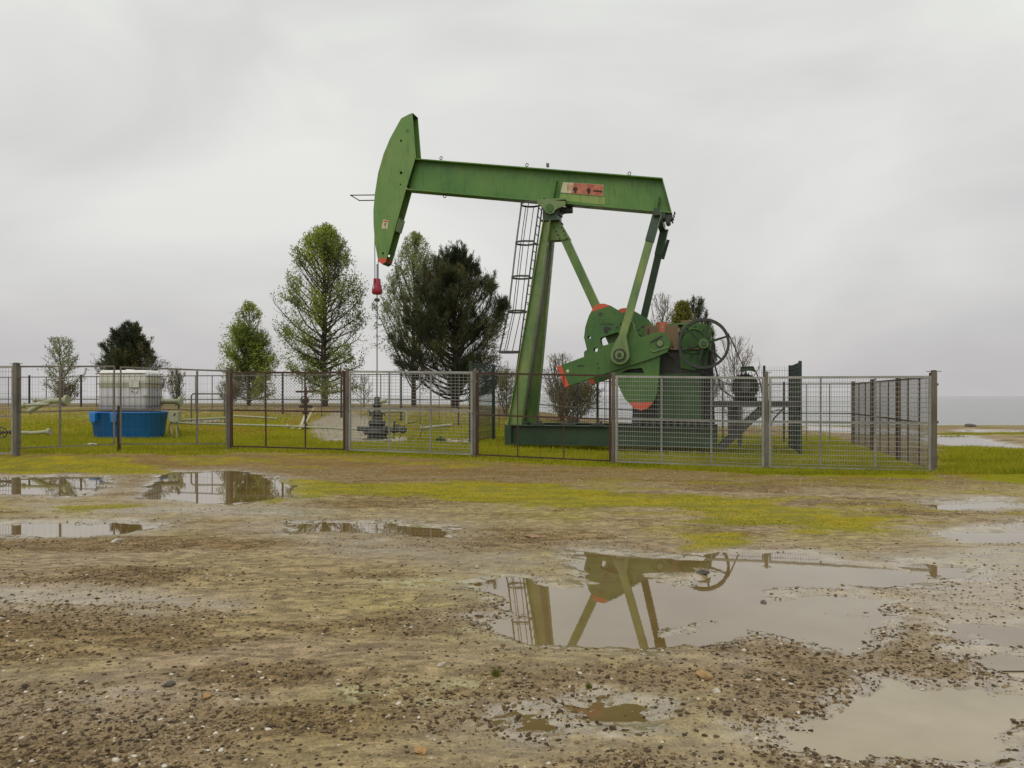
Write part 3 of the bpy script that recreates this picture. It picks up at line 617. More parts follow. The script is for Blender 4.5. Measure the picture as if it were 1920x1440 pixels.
P4 = [L2(718.5, 411.5, V0), L2(728.5, 413, V0), L2(726.5, 429.5, V0), L2(715.5, 428.5, V0)]
sp.plate(P4, V0-.006, V0-.001)
sp.plate([L2(719, 413, V0), L2(727.5, 414, V0), L2(727, 417, V0), L2(718.6, 416.3, V0)], V0-.009, V0-.0065, mi=1)
sp.plate(circle(L2(722.3, 421, V0), .042, 12), V0-.009, V0-.0065, [circle(L2(722.3, 421, V0), .028, 12)], mi=2)
sp.bar((*L2(720.5, 423.5, V0)[:1], V0-.008, L2(720.5, 423.5, V0)[1]), (L2(724.5, 418.5, V0)[0], V0-.008, L2(724.5, 418.5, V0)[1]), .012, .003, mi=2)
sp.bar((L2(722.5, 425, V0)[0], V0-.008, L2(722.5, 425, V0)[1]), (L2(722.7, 428.5, V0)[0], V0-.008, L2(722.7, 428.5, V0)[1]), .02, .003, mi=2)
sp.build('warning_sign', ['cream', 'redpink', 'dark'], head)
hg = MB(); 
for v_ in (-.1, .1):
    a = L(657, 366, v_); b_ = L(704, 365.5, v_); c_ = L(674, 376, v_); d_ = L(704, 375.5, v_)
    hg.tube([b_, a, c_, d_], .017, 6)
a = L(657, 366, -.1); b_ = L(657, 366, .1); hg.tube([a, (a[0], .1, a[2])], .017, 6); hg.build('head_guard', 'dark', head)
# walking beam: I section
wf = -.20
A, B_, Cc, D_ = L2(776, 297.5, wf), L2(1240.5, 334, wf), L2(1258, 398, wf), L2(762, 354.5, wf)
bm_ = MB(); bm_.plate([A, B_, Cc, D_], -.012, .012)
def off(p, q, d): n = Vector((-(q[1]-p[1]), q[0]-p[0])).normalized()*d; return (p[0]+n.x, p[1]+n.y), (q[0]+n.x, q[1]+n.y)
for p, q in ((A, B_), (D_, Cc)): bm_.bar((p[0], 0, p[1]), (q[0], 0, q[1]), .034, .40)
bm_.bar((B_[0]+.012, 0, B_[1]+.01), (Cc[0]+.012, 0, Cc[1]-.01), .024, .404)
for (ax, ay), (bx, by) in (((1043, 322), (1036, 374)), ((1236, 352), (1231, 393)), ((900, 309), (897, 364)), ((1135, 330), (1130, 384))):
    a = L2(ax, ay, 0); b_ = L2(bx, by, 0)
    if ax in (1043, 1236):
        a = L2(ax, ay+14, wf); b_ = L2(bx, by, wf)
    sgn = -1 if ax in (1043, 1236) else 1
    bm_.bar((a[0], sgn*.10, a[1]), (b_[0], sgn*.10, b_[1]), .014, .17)
beam = bm_.build('walking_beam', 'green', pump, .004)
for px, py in ((827, 298), (988, 311), (1180, 327)):
    a = L(px, py, 0); o = MB().ring((a[0], 0, a[2]+.025), .045, .012, (.3, 1, 0), 16, 6).build('lifting_eye', 'dark', beam)
a = L(834, 364, 0); MB().ring((a[0], 0, a[2]-.06), .05, .012, (.3, 1, 0), 16, 6).build('lifting_eye', 'dark', beam)
a = L(1027, 313, 0); MB().box(a[0]-.035, a[0]+.035, -.05, .05, a[2], a[2]+.1).build('grease_fitting', 'galvdark', beam)
# faded plate on the beam
wv = -.014
pt = MB()
def q4(a, b, c, d, y0, y1, mi): pt.plate([L2(*a, wv), L2(*b, wv), L2(*c, wv), L2(*d, wv)], y0, y1, mi=mi)
q4((1056, 341.5), (1132, 346.5), (1130, 368), (1051, 361), -.024, -.014, 0)
q4((1076, 343.2), (1131.5, 347.1), (1129.5, 367.4), (1071, 362.5), -.028, -.0245, 1)
for cx, cy in ((1079, 355), (1104, 357)):
    c = L2(cx, cy, wv); pt.plate(circle(c, .065, 12), -.032, -.0285, mi=2); pt.plate([(c[0]-.03, c[1]-.02), (c[0]+.03, c[1]-.02), (c[0]+.025, c[1]-.11), (c[0]-.03, c[1]-.11)], -.0355, -.0325, mi=2)
q4((1112, 356.5), (1129, 358), (1128.8, 361), (1112, 359.5), -.032, -.0285, 2)
rn = random.Random(4)
for i in range(5):
    x_ = 1064+i*2.3; q4((x_, 346+i*.3), (x_+1.2, 346.2+i*.3), (x_+1-i*.2, 357+rn.random()*3), (x_-.3, 356.5), -.027, -.0245, 1)
pt.build('faded_sign', ['cream', 'redpink', 'rust'], beam)
pt = MB(); q4((1051, 363), (1135, 370.5), (1134, 384), (1048, 376), -.018, -.0125, 0); pt.build('paint_patch', 'patch', beam)
# centre bearing
cb = MB(); sv = -.40
SAD = PL([(1007.5, 373.5), (1060, 377), (1060, 385), (1047, 390), (1041, 393.5), (1038, 399), (1031, 401.5), (1023.5, 398.5), (1019, 391), (1007, 381)], sv)
for y0, y1 in ((sv, sv+.05), (.35, .40)): cb.plate(SAD, y0, y1)
a = L2(1030.5, 390, sv); cb.cyl((a[0], sv-.03, a[1]), (a[0], .43, a[1]), .115, 22, 1)
cb.box(SAD[0][0]+.02, SAD[1][0]-.02, sv+.055, .345, SAD[0][1]-.05, SAD[0][1]-.0)
cb.box(a[0]-.22, a[0]+.24, -.30, .30, a[1]-.14, a[1]+.12, 2)
a2 = L2(1066, 386, sv); cb.cyl((a2[0]-.25, .1, a2[1]), (a2[0]+.02, .1, a2[1]), .10, 14, 2)
a2 = L2(1078, 387, 0); cb.cyl((a2[0]-.25, 0, a2[1]), (a2[0], 0, a2[1]-.01), .012, 6, 2)
for px in (1017, 1056):
    a2 = L2(px, 371 if px < 1030 else 374, sv); cb.cyl((a2[0], -.17, a2[1]-.02), (a2[0], -.17, a2[1]+.05), .028, 6, 2)
cb.build('centre_bearing', ['green_pale', 'green_crank', 'dark'], pump, .006)
# samson post
pc = MB(); a = L2(1022, 404, 0); b_ = L2(1049, 415, 0); pc.box(a[0], b_[0], -.32, .32, b_[1], a[1]+.03); pc.box(a[0]-.05, b_[0]+.05, -.36, .36, b_[1]-.04, b_[1])
pc.build('post_cap', 'green_deep', pump, .008)
def hleg(mb, p, q, wa, wb_, dep, side=(0, 1, 0), ft=.022):
    """H section leg: web faces the viewer between two flanges"""
    p = Vector(p); q = Vector(q); d = (q-p).normalized(); n = d.cross(Vector(side)).normalized()
    mb.bar(p, q, wa-2*ft, .016, side, 0, wb_-2*ft, .016)
    for s in (-1, 1): mb.bar(p+n*s*(wa/2-ft/2), q+n*s*(wb_/2-ft/2), ft, dep, side)
for sgn in (-1, 1):
    tv = sgn*.30; bv = sgn*.92
    a = L(1026.5, 414, -.30); b_ = L(966, 797, -.92); lm_ = MB()
    hleg(lm_, (a[0], tv, a[2]), (b_[0], bv, b_[2]), .21, .40, .26)
    lm_.build('post_leg', 'green_leg', pump, .003)
bl = MB(); a = L(1055, 440, -.12); e_ = L(1115, 570, -.12); d = Vector(e_)-Vector(a); b_ = Vector(a)+d*(795-440)/(570-440)*1.02
for sgn in (-1, 1): bl.bar((a[0], sgn*.11, a[2]), (b_[0], sgn*.16, b_[2]), .235, .018)
for sx_ in (-1, 1):
    n_ = Vector((d.z, 0, -d.x)).normalized()*.108*sx_; bl.bar(Vector((a[0], 0, a[2]))+n_, Vector((b_[0], 0, b_[2]))+n_, .018, .2)
bl.build('back_brace', 'green_leg', pump)
gp = MB(); GU = PL([(1032, 415), (1049, 415), (1068, 447), (1058, 449.5), (1032, 450.5)], -.15)
for y0, y1 in ((-.16, -.14), (.14, .16)): gp.plate(GU, y0, y1)
for px, py in ((1039.5, 427), (1043, 433.5), (1046.5, 440.5), (1049.5, 447), (1053, 426.5), (1056.5, 433), (1059.5, 440), (1063, 446.5)):
    a = L2(px, py, -.16); gp.cyl((a[0], -.185, a[1]), (a[0], -.16, a[1]), .022, 6, 1)
gp.build('gusset_plate', ['green_leg', 'dark'], pump)
xb = MB()
for py in (628, 740):
    a = L(998-(py-592)*.15, py, 0); xb.bar((a[0]+.05, -.55-(py-628)*.001, a[2]), (a[0]+.05, .55+(py-628)*.001, a[2]), .07, .05)
a = L(1036, 455, -.2); b_ = L(988, 770, .7); xb.bar(a, b_, .035, .035)
a = L(1030, 470, .2); b_ = L(984, 770, -.5); xb.bar(a, b_, .03, .03)
xb.build('cross_brace', 'galvdark', pump)
# caged ladder on the left face of the post
lad = empty('caged_ladder', (0, 0, 0)); lad.parent = pump
lt = Vector(L(1014, 384, 0)); lbm = Vector(L(958, 797, 0)); lm_ = MB()
for s in (-.2, .2): lm_.tube([lt+Vector((0, s, 0)), lbm+Vector((0, s, 0))], .022, 6)
nr = 26
for i in range(nr):
    p = lt+(lbm-lt)*((i+.5)/nr); lm_.tube([p+Vector((0, -.2, 0)), p+Vector((0, .2, 0))], .014, 5)
for f_ in (.18, .45, .72, .92):
    p = lt+(lbm-lt)*f_; lm_.tube([p, p+Vector((.2, 0, 0))], .018, 5)
lm_.build('ladder', 'cagegrey', lad)
cg = MB(); hoops = []
for py, ext in ((384, .60), (456, .60), (520, .58), (584, .56), (660, .66)):
    f_ = (lt.z-L(980, py, 0)[2])/(lt.z-lbm.z); p = lt+(lbm-lt)*f_; R = .31
    pts = [p+Vector((0, -.2, 0))]+[p+Vector((-(ext-R)-R*math.sin(math.radians(t)) if True else 0, -R*math.cos(math.radians(t)), 0)) for t in range(0, 181, 15)]+[p+Vector((0, .2, 0))]
    hoops.append((p, ext, R, pts))
    for a, b_ in zip(pts[:-1], pts[1:]): cg.bar(a, b_, .012, .055, (0, 0, 1))
for k_ in (1, 4, 7, 10, 13):
    cg.tube([h[3][k_] for h in hoops], .012, 5)
cg.build('safety_cage', 'cagegrey', lad)
# skid base
sk = MB()
xl = L2(950, 797, -.95)[0]; xr = L2(1345, 797, -.95)[0]; zt = L2(1040, 797, -.95)[1]
for v_ in (-.95, .95):
    sk.box(xl, xr, v_-.13, v_+.13, zt-.03, zt-.002); sk.box(xl, xr, v_-.13, v_+.13, zt-.55, zt-.52); sk.box(xl, xr, v_-.01, v_+.01, zt-.52, zt-.03)
    sk.box(xl-.02, xl+.17, v_-.135, v_+.135, zt-.56, zt+.0)
for x_ in np.linspace(xl+.3, xr-.2, 7): sk.box(x_-.07, x_+.07, -.80, .80, zt-.5, zt-.06)
sk.build('skid_base', 'green_deep', pump, .004)
for px in (1008, 1066, 1121):
    cl_ = MB(); a = L2(px, 793, -.95); cl_.box(a[0]-.17, a[0]+.17, -1.06, -.84, zt, zt+.05); cl_.box(a[0]-.03, a[0]+.03, -.98, -.92, zt+.05, zt+.22); cl_.cyl((a[0]+.09, -.95, zt+.05), (a[0]+.09, -.95, zt+.12), .03, 6); cl_.build('hold_down_clamp', 'dark', pump)
# gearbox
gb = MB()
x0 = L2(1209, 640, -.55)[0]; x1 = L2(1331, 640, -.55)[0]; z1 = L2(1270, 608, -.55)[1]; z0_ = L2(1270, 654, -.55)[1]
gb.plate([(x0, z1-.02), (x0+.9, z1-.02), (x0+.92, z0_), (x0, z0_)], -.55, .55, mi=1)
gb.plate([(x0-.1, z0_-.002), (x1-.1, z0_-.002), (x1+.05, z0_-.55), (x0-.2, z0_-.55)], -.50, .50, mi=3)
GE = PL([(1283, 606), (1331, 608), (1334, 628), (1332, 650), (1327, 672), (1326, 690), (1300, 695), (1276, 690), (1272, 650), (1276, 620)], -.55); gb.plate(GE, -.55, .60, mi=0)
a = L2(1241, 604, -.5); b_ = L2(1241, 626, -.5); gb.cyl((a[0], -.40, b_[1]), (a[0], -.40, a[1]), .17, 20, 2)
gb.box(x0+.62, x0+1.5, -.45, .5, z1-.01, z1+.035, 0)
zz = L2(1250, 654, -.5)[1]; gb.box(x0-.05, x1+.02, -.60, .62, zz-.04, zz, 1)
a = L2(1237, 644, -.5); gb.cyl((a[0], -1.05, a[1]), (a[0], 1.05, a[1]), .16, 20, 3)
for i in range(6): gb.cyl((x0+.1+i*.22, -.605, zz+.02), (x0+.1+i*.22, -.605, zz+.07), .02, 6, 3)
c = L2(1300, 640, -.55); gb.ring((c[0], -.565, c[1]), .33, .022, n=32, m=6, mi=0)
for k_ in range(10):
    aa = k_*.628+.2; gb.cyl((c[0]+.40*math.cos(aa), -.575, c[1]+.40*math.sin(aa)), (c[0]+.40*math.cos(aa), -.545, c[1]+.40*math.sin(aa)), .022, 6, 3)
c = L2(1334, 650, 0); gb.cyl((c[0]-.25, .62, c[1]), (c[0]-.25, .80, c[1]), .36, 26, 3); gb.cyl((c[0]-.25, .80, c[1]), (c[0]-.25, .84, c[1]), .12, 16, 0)
gb.box(x0+.95, x0+1.25, -.30, .1, z1+.03, z1+.12, 1); gb.tube([(x0+.1, -.57, z1-.1), (x0+.1, -.60, z0_+.1), (x0+.5, -.60, z0_+.05), (x0+.8, -.60, z0_-.3)], .02, 6, 3)
gb.build('gearbox', ['green_crank', 'brown', 'redpink', 'dark'], pump, .015)
sd_ = MB(); a = L2(1190, 692, -.6); b_ = L2(1336, 692, -.6); zb = zt
sd_.plate([(a[0]+.1, zz-.041), (b_[0], zz-.041), (b_[0]+.05, zb), (a[0]-.1, zb)], -.52, .52, mi=1)
c_ = L2(1233, 700, -.6); d_ = L2(1316, 790, -.6); sd_.box(c_[0], d_[0], -.60, -.521, d_[1], c_[1], 0)
for px in (1212, 1232, 1318, 1334):
    x_ = L2(px, 740, -.6)[0]; sd_.box(x_-.02, x_+.02, -.68, -.522, zb, zz-.06, 1)
for px in range(1200, 1340, 13):
    x_ = L2(px, 820, -.8)[0]; sd_.box(x_-.035, x_+.035, -.90, -.53, zt-.5, zt+.18, 1)
M['green_stand'] = paint('dull_green_paint', (.035, .085, .03), (.05, .11, .04), .3)
sd_.build('gearbox_stand', ['green_stand', 'dark'], pump, .004)
# belt wheel
wc = Vector(L(1319.5, 644.5, -.95)); R = .665; wh = MB()
n = 56
for i in range(n):
    a0, a1 = 2*math.pi*i/n, 2*math.pi*(i+1)/n; vs = []
    for aa in (a0, a1):
        for rr_, yy in ((R, -.11), (R, .11), (R-.07, .11), (R-.05, 0), (R-.07, -.11)): vs.append(wc+Vector((math.cos(aa)*rr_, yy, math.sin(aa)*rr_)))
    wh.add(vs, [(j, (j+1) % 5, 5+(j+1) % 5, 5+j) for j in range(5)], 0)
for k_ in range(6):
    aa = math.radians(17+60*k_); d = Vector((math.cos(aa), 0, math.sin(aa)))
    wh.bar(wc+d*.10, wc+d*(R-.04), .075, .035, (0, 1, 0), 1, .045, .03); wh.bar(wc+d*.10, wc+d*(R-.04), .02, .13, (0, 1, 0), 1, .015, .08)
wh.build('belt_wheel', ['dark', 'green_deep'], pump)
hb = MB(); hb.cyl(wc+Vector((0, -.12, 0)), wc+Vector((0, .5, 0)), .13, 22); hb.cyl(wc+Vector((0, -.16, 0)), wc+Vector((0, -.12, 0)), .07, 16, 1); hb.build('wheel_hub', ['green_crank', 'dark'], pump, .01)
bk_ = MB(); a = L(1334, 660, -.3); b_ = L(1352, 730, -.7); bk_.tube([a, (b_[0], -.7, b_[2]), (b_[0]+.35, -.8, b_[2]-.25)], .022, 6); bk_.build('brake_lever', 'dark', pump)
# motor, belt and tail platform
mc = Vector(L(1398, 724, -.95)); mo = MB(); mo.cyl(mc+Vector((0, .25, -.02)), mc+Vector((0, 1.0, -.02)), .33, 28)
for k_ in range(24):
    aa = 2*math.pi*k_/24; d = Vector((math.cos(aa), 0, math.sin(aa))); mo.bar(mc+d*.35+Vector((0, .3, -.02)), mc+d*.35+Vector((0, .95, -.02)), .02, .06, d)
for r_ in (.1, .18, .26, .33): mo.ring(mc+Vector((0, .22, -.02)), r_, .012, n=30, m=5)
mo.box(mc.x-.3, mc.x+.3, .0-.6, .0, mc.z-.42, mc.z-.30)
mo.build('motor', 'dark', pump, .006)
ms = MB(); ms.cyl(mc+Vector((0, -.1, 0)), mc+Vector((0, .1, 0)), .14, 24); ms.cyl(mc, mc+Vector((0, .3, 0)), .04, 10); ms.build('motor_pulley', 'dark', pump)
gd = MB()      # bent guard plate over the pulley
pg = [Vector(L(x, y, -1.05)) for x, y in ((1389, 697), (1389, 688), (1412, 687), (1419, 700), (1426, 716), (1430, 745))]
for a, b_ in zip(pg[:-1], pg[1:]): gd.bar(a+Vector((0, .12, 0)), b_+Vector((0, .12, 0)), .015, .3)
gd.plate(PL([(1389, 698), (1389, 688), (1410, 687), (1417, 698), (1410, 696), (1402, 695)], -1.05), -1.055, -1.045)
gd.build('belt_guard', 'green_deep', pump)
be = MB()
dv = mc-wc; ang = math.atan2(dv.z, dv.x); dist = math.hypot(dv.x, dv.z); 
for s in (1, -1):
    off_ = math.acos((R+.01-.15)/dist)*s; d = Vector((math.cos(ang+off_), 0, math.sin(ang+off_)))
    for yy in (-.06, -.02, .02, .06): be.bar(wc+d*(R+.01)+Vector((0, yy, 0)), mc+d*.15+Vector((0, yy, 0)), .022, .022)
be.build('drive_belts', 'rubber', pump)
pf = MB(); px0 = L2(1333, 752, -1)[0]; px1 = L2(1500, 752, -.6)[0]; zp = L2(1420, 752, -1)[1]
for v_ in (-1.0, -.05): pf.box(px0, px1+.0, v_-.06, v_+.06, zp-.16, zp)
for x_ in np.linspace(px0+.1, px1-.1, 5): pf.box(x_-.05, x_+.05, -.93, -.12, zp-.14, zp-.02)
for v_ in (-1.0, -.05):
    a = L(1350, 842, -1); b_ = L(1434, 764, -1); pf.bar((a[0], v_, a[2]), (b_[0], v_, b_[2]), .17, .12)
a = L(1387, 764, -1); pf.box(a[0]-.05, a[0]+.05, -1.05, -.95, zt-.5, zp-.165)
a = L(1437, 760, -1); pf.box(a[0]-.06, a[0]+.06, -1.06, -.94, zp-.6, zp+.02)
pf.build('motor_platform', 'dark', pump, .004)
cw = MB(); a = L(1372, 768, -.9); b_ = L(1384, 815, -.9); cw.box(a[0]-.09, b_[0]+.06, -.75, -.45, b_[2]-.05, zp-.165); cw.build('support_column', 'cagegrey', pump)
ca2 = MB(); pts = [L(1400, 800, -1.2), L(1430, 778, -1.2), L(1460, 768, -1.2), L(1476, 776, -1.2)]; ca2.tube(pts, .014, 6); ca2.tube([L(1441, 806, -1.3), L(1451, 785, -1.3), L(1468, 766, -1.3)], .02, 6); ca2.build('power_cable', 'rubber', pump)
# equaliser, pitman arms, cranks
eq = MB(); a = L2(1238, 404, -.2)
eq.box(a[0]-.14, a[0]+.14, -.22, .22, a[1]-.10, a[1]+.06); eq.bar((a[0]-.02, -1.2, a[1]-.12), (a[0]-.02, 1.0, a[1]-.12), .17, .2, (0, 0, 1))
eq.box(a[0]+.14, a[0]+.32, -.16, .16, a[1]-.12, a[1]+.02, 1); eq.cyl((a[0]+.2, -.2, a[1]-.16), (a[0]+.2, .2, a[1]-.16), .07, 12, 1)
for i in range(4): eq.box(a[0]+.30+.02*i, a[0]+.34+.02*i, -.1, .1, a[1]-.18+.08*i, a[1]-.13+.08*i, 1)
eq.build('equaliser', ['green_deep', 'dark'], pump, .01)
CV = -1.12
pin = L2(1165.5, 667, CV)
crank_shift = {-1: (0, 0), 1: (.36, .10)}
for sgn in (-1, 1):
    pv = sgn*1.42
    t1 = L2(1232, 402, -1.0)
    if sgn > 0: t1 = (t1[0]+.06, t1[1])
    pn = (pin[0]+(0 if sgn < 0 else .12), pin[1])
    ar = MB(); p = Vector((t1[0], sgn*.98, t1[1])); q = Vector((pn[0], pv, pn[1]+.25)); d = (q-p).normalized()
    k1 = p+d*.62
    ar.bar(k1, q, .20, .17, mi=0, w2=.20)
    for s in (-.085, .085): ar.bar(p+Vector((s*1.1, 0, 0)), k1+Vector((s*.9, 0, 0)), .045, .19, mi=0)
    for s in (-.1, .1): ar.bar(p+Vector((0, s, 0)), k1+Vector((0, s, 0))+d*.15, .22, .02, mi=1)
    ar.bar(k1-d*.1, k1+d*.12, .20, .18, mi=0)
    if sgn > 0: ar.bar(p+Vector((.11, 0, -.30)), k1+Vector((.09, 0, -.25)), .09, .03, mi=1)
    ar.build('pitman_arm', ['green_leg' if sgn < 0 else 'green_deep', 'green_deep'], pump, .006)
    be_ = MB(); c = (pn[0], pn[1]); 
    prof = [(c[0]+.25*math.cos(math.radians(t)), c[1]+.25*math.sin(math.radians(t))) for t in range(170, 371, 12)]+[(c[0]+.20, c[1]+.30), (c[0]+.16, c[1]+.55), (c[0]-.0, c[1]+.56), (c[0]-.12, c[1]+.35)]
    yo = pv-.10 if sgn < 0 else pv-.06
    be_.plate(prof, yo, yo+.16)
    for r_, dy, mi in ((.17, .04, 1), (.12, .07, 0), (.05, .10, 1)): be_.cyl((c[0], yo-dy, c[1]), (c[0], yo+.02, c[1]), r_, 24, mi)
    for k_ in range(6): aa = k_*1.047+.3; be_.cyl((c[0]+.15*math.cos(aa), yo-.055, c[1]+.15*math.sin(aa)), (c[0]+.15*math.cos(aa), yo, c[1]+.15*math.sin(aa)), .022, 6, 1)
    be_.build('crank_pin_bearing', ['green_pale', 'dark'], pump, .008)
    sh = crank_shift[sgn]
    def SH(P): return [(a_+sh[0], b__+sh[1]) for a_, b__ in P]
    y0, y1 = (CV-.13, CV+.13) if sgn < 0 else (1.0, 1.26)
    ARM = SH(PL([(1045.6, 688), (1131, 656.7), (1235.6, 622.7), (1244, 623.5), (1252, 630), (1257.8, 640), (1257.5, 648), (1251, 661), (1222, 673), (1124.4, 704.4), (1063, 725.5), (1060, 727)], CV))
    r0 = SH(PL([(1054, 685), (1069, 724)], CV)); nx_, nz_ = -(r0[1][1]-r0[0][1]), (r0[1][0]-r0[0][0]); cc = nx_*r0[0][0]+nz_*r0[0][1]
    cen = ARM[2]; sg = 1 if nx_*cen[0]+nz_*cen[1] > cc else -1
    cr_ = MB(); cr_.plate(clip(ARM, sg*nx_, sg*nz_, sg*cc), y0, y1); cr_.plate(clip(ARM, -sg*nx_, -sg*nz_, -sg*cc), y0, y1, mi=1)
    yf = y0-.012
    P_ = SH(PL([(1220, 641), (1242, 629), (1243, 630.5), (1221, 643)], CV)); cr_.plate(P_, yf-.02, y0-.001, mi=2)
    P_ = SH(PL([(1222, 644), (1223, 656), (1226, 659), (1255, 650), (1254.5, 652), (1226, 661.5), (1221, 658)], CV)); cr_.plate(P_, yf-.02, y0-.001, mi=3)
    c = SH(PL([(1238, 644)], CV))[0]; cr_.plate(circle(c, .105, 20), yf-.01, y0-.001, [circle(c, .088, 20)], mi=2); cr_.plate(circle(c, .085, 20), yf-.004, y0-.001, mi=3)
    for px, py in ((1090, 686), (1122, 682), (1124, 690)):
        c = SH(PL([(px, py)], CV))[0]; cr_.box(c[0]-.09 if px == 1090 else c[0]-.02, c[0]+.1 if px == 1090 else c[0]+.02, y0-.012, y0-.001, c[1]-.015, c[1]+.02, 2)
    c = SH(PL([(1066, 696)], CV))[0]; cr_.plate(circle(c, .045, 10), y0-.008, y0-.001, mi=4)
    cr_.build('crank_arm', ['green_crank', 'red', 'dark', 'green_pale', 'cream'], pump, .006)
    # counterweights
    y0, y1 = (CV-.06, CV+.24) if sgn < 0 else (.92, 1.2)
    UP = SH(PL([(1095.6, 633), (1098, 613), (1104.4, 593), (1113, 577), (1118, 572.5), (1124, 570), (1133, 569.5), (1144.4, 573), (1160, 582), (1178, 593), (1188, 607), (1191, 622), (1201, 632), (1204, 640), (1160, 660), (1095.6, 674), (1095.6, 660), (1101, 655.6)], CV))
    hl = [SH(PL([(1126, 637), (1128, 633), (1158, 623.5), (1162, 625), (1163, 630), (1157, 641), (1133, 648), (1128, 646)], CV)), circle(SH(PL([(1105.5, 632.5)], CV))[0], .042), circle(SH(PL([(1117.5, 656)], CV))[0], .06)]
    lobe = MB(); ra = SH(PL([(1110, 585), (1140, 575)], CV)); nx_, nz_ = -(ra[1][1]-ra[0][1]), (ra[1][0]-ra[0][0]); cc = nx_*ra[0][0]+nz_*ra[0][1]
    redp = clip(UP, nx_, nz_, cc); grn = clip(UP, -nx_, -nz_, -cc)
    if sum(p[1] for p in redp)/len(redp) < sum(p[1] for p in grn)/len(grn): redp, grn = grn, redp
    lobe.plate(grn, y0, y1, hl); lobe.plate(redp, y0, y1, mi=1)
    lobe.plate(SH(PL([(1134, 630), (1163, 621), (1165, 636), (1140, 646)], CV)), y1-.06, y1-.03, mi=3)
    rn = random.Random(2)
    for row, (bx, by, n_) in enumerate(((1123, 600, 7), (1123, 604, 7), (1127, 609, 9))):
        for i in range(n_):
            x_, y_ = bx+i*2.9, by-i*(.25 if row < 2 else -.05); w_ = rn.uniform(1.2, 2.3); h_ = rn.uniform(1, 1.8)*(1 if row < 2 else 1.6)
            lobe.plate(SH(PL([(x_, y_-h_), (x_+w_, y_-h_+.2), (x_+w_*.8, y_+.4), (x_-.3, y_)], CV)), y0-.010, y0-.001, mi=2 if row == 2 else 3)
    for cx, cy, r_ in ((1127, 589, .05), (1137, 617, .075), (1144, 616, .04), (1137, 622, .05), (1165, 608, .04), (1171, 607, .03), (1158, 614, .03)):
        lobe.plate(circle(SH(PL([(cx, cy)], CV))[0], r_, 9), y0-.012, y0-.001, mi=2)
    lobe.build('counterweight', ['green_crank', 'red', 'dark', 'green_leg'], pump, .008)
    LO = SH(PL([(1128, 700), (1150, 692), (1238, 664), (1236, 700), (1232, 738), (1224, 756), (1214, 766), (1202, 770), (1190, 766), (1172, 748), (1163, 730), (1152, 708)], CV))
    zr_ = L2(1205, 754, CV)[1]; l2_ = MB(); ho = [SH(PL([(1166, 699), (1178, 693), (1204, 690), (1208, 700)], CV))]
    l2_.plate(clip(LO, 0, 1, zr_), y0, y1, ho); l2_.plate(clip(LO, 0, -1, -zr_), y0, y1, mi=1); l2_.plate(SH(PL([(1160, 702), (1178, 690), (1210, 687), (1212, 704)], CV)), y1-.05, y1-.02, mi=2)
    l2_.build('counterweight', ['green_crank', 'red', 'green_deep'], pump, .008)
# bridle
br = MB()
a = L(702.5, 395, -.12); b_ = L(703, 522, -.12); br.tube([(a[0], -.12, a[2]), (b_[0], -.12, b_[2])], .014, 6)
c_ = L(702.5, 395, .12); br.tube([(a[0], .12, a[2]), (b_[0]+.0, .12, b_[2])], .014, 6); br.build('bridle_cable', 'dark', pump)
xm = L(707, 540, 0)[0]; zc = L(707, 522, 0)[2]; zb_ = L(707, 552, 0)[2]; ca_b = MB(); xb_ = b_[0]
ca_b.lathe((xm, 0, zb_), [(.12, 0), (.14, .01), (.165, .08), (.15, .20), (.115, .32), (.11, .47), (.09, .48)], 14)
ca_b.box(xb_-.03, xm+.02, -.16, .16, zc-.12, zc-.02)
ca_b.build('polished_rod_carrier', 'crimson', pump)
ca_b = MB(); ca_b.plate([(xm-.06, zb_+.16), (xm-.01, zb_+.16), (xm-.025, zb_+.25), (xm-.045, zb_+.25)], -.19, -.16); ca_b.build('carrier_badge', 'white', bpy.data.objects['polished_rod_carrier']); MB().ring((xm+.17, 0, zb_+.2), .07, .008, (0, 1, 0), 16, 5).build('wire_loop', 'dark', bpy.data.objects['polished_rod_carrier'])
rd = MB(); zt_ = L(707, 495, 0)[2]; zw = L(707, 744, 0)[2]; rd.cyl((xm, 0, zw-.2), (xm, 0, zt_), .017, 8); rd.build('polished_rod', 'dark', pump)
rd = MB(); z_ = L(707, 562.5, 0)[2]; rd.box(xm-.06, xm+.06, -.06, .06, z_-.05, z_+.05); rd.cyl((xm-.09, 0, z_), (xm+.09, 0, z_), .025, 8); rd.build('rod_clamp', 'dark', pump, .008)

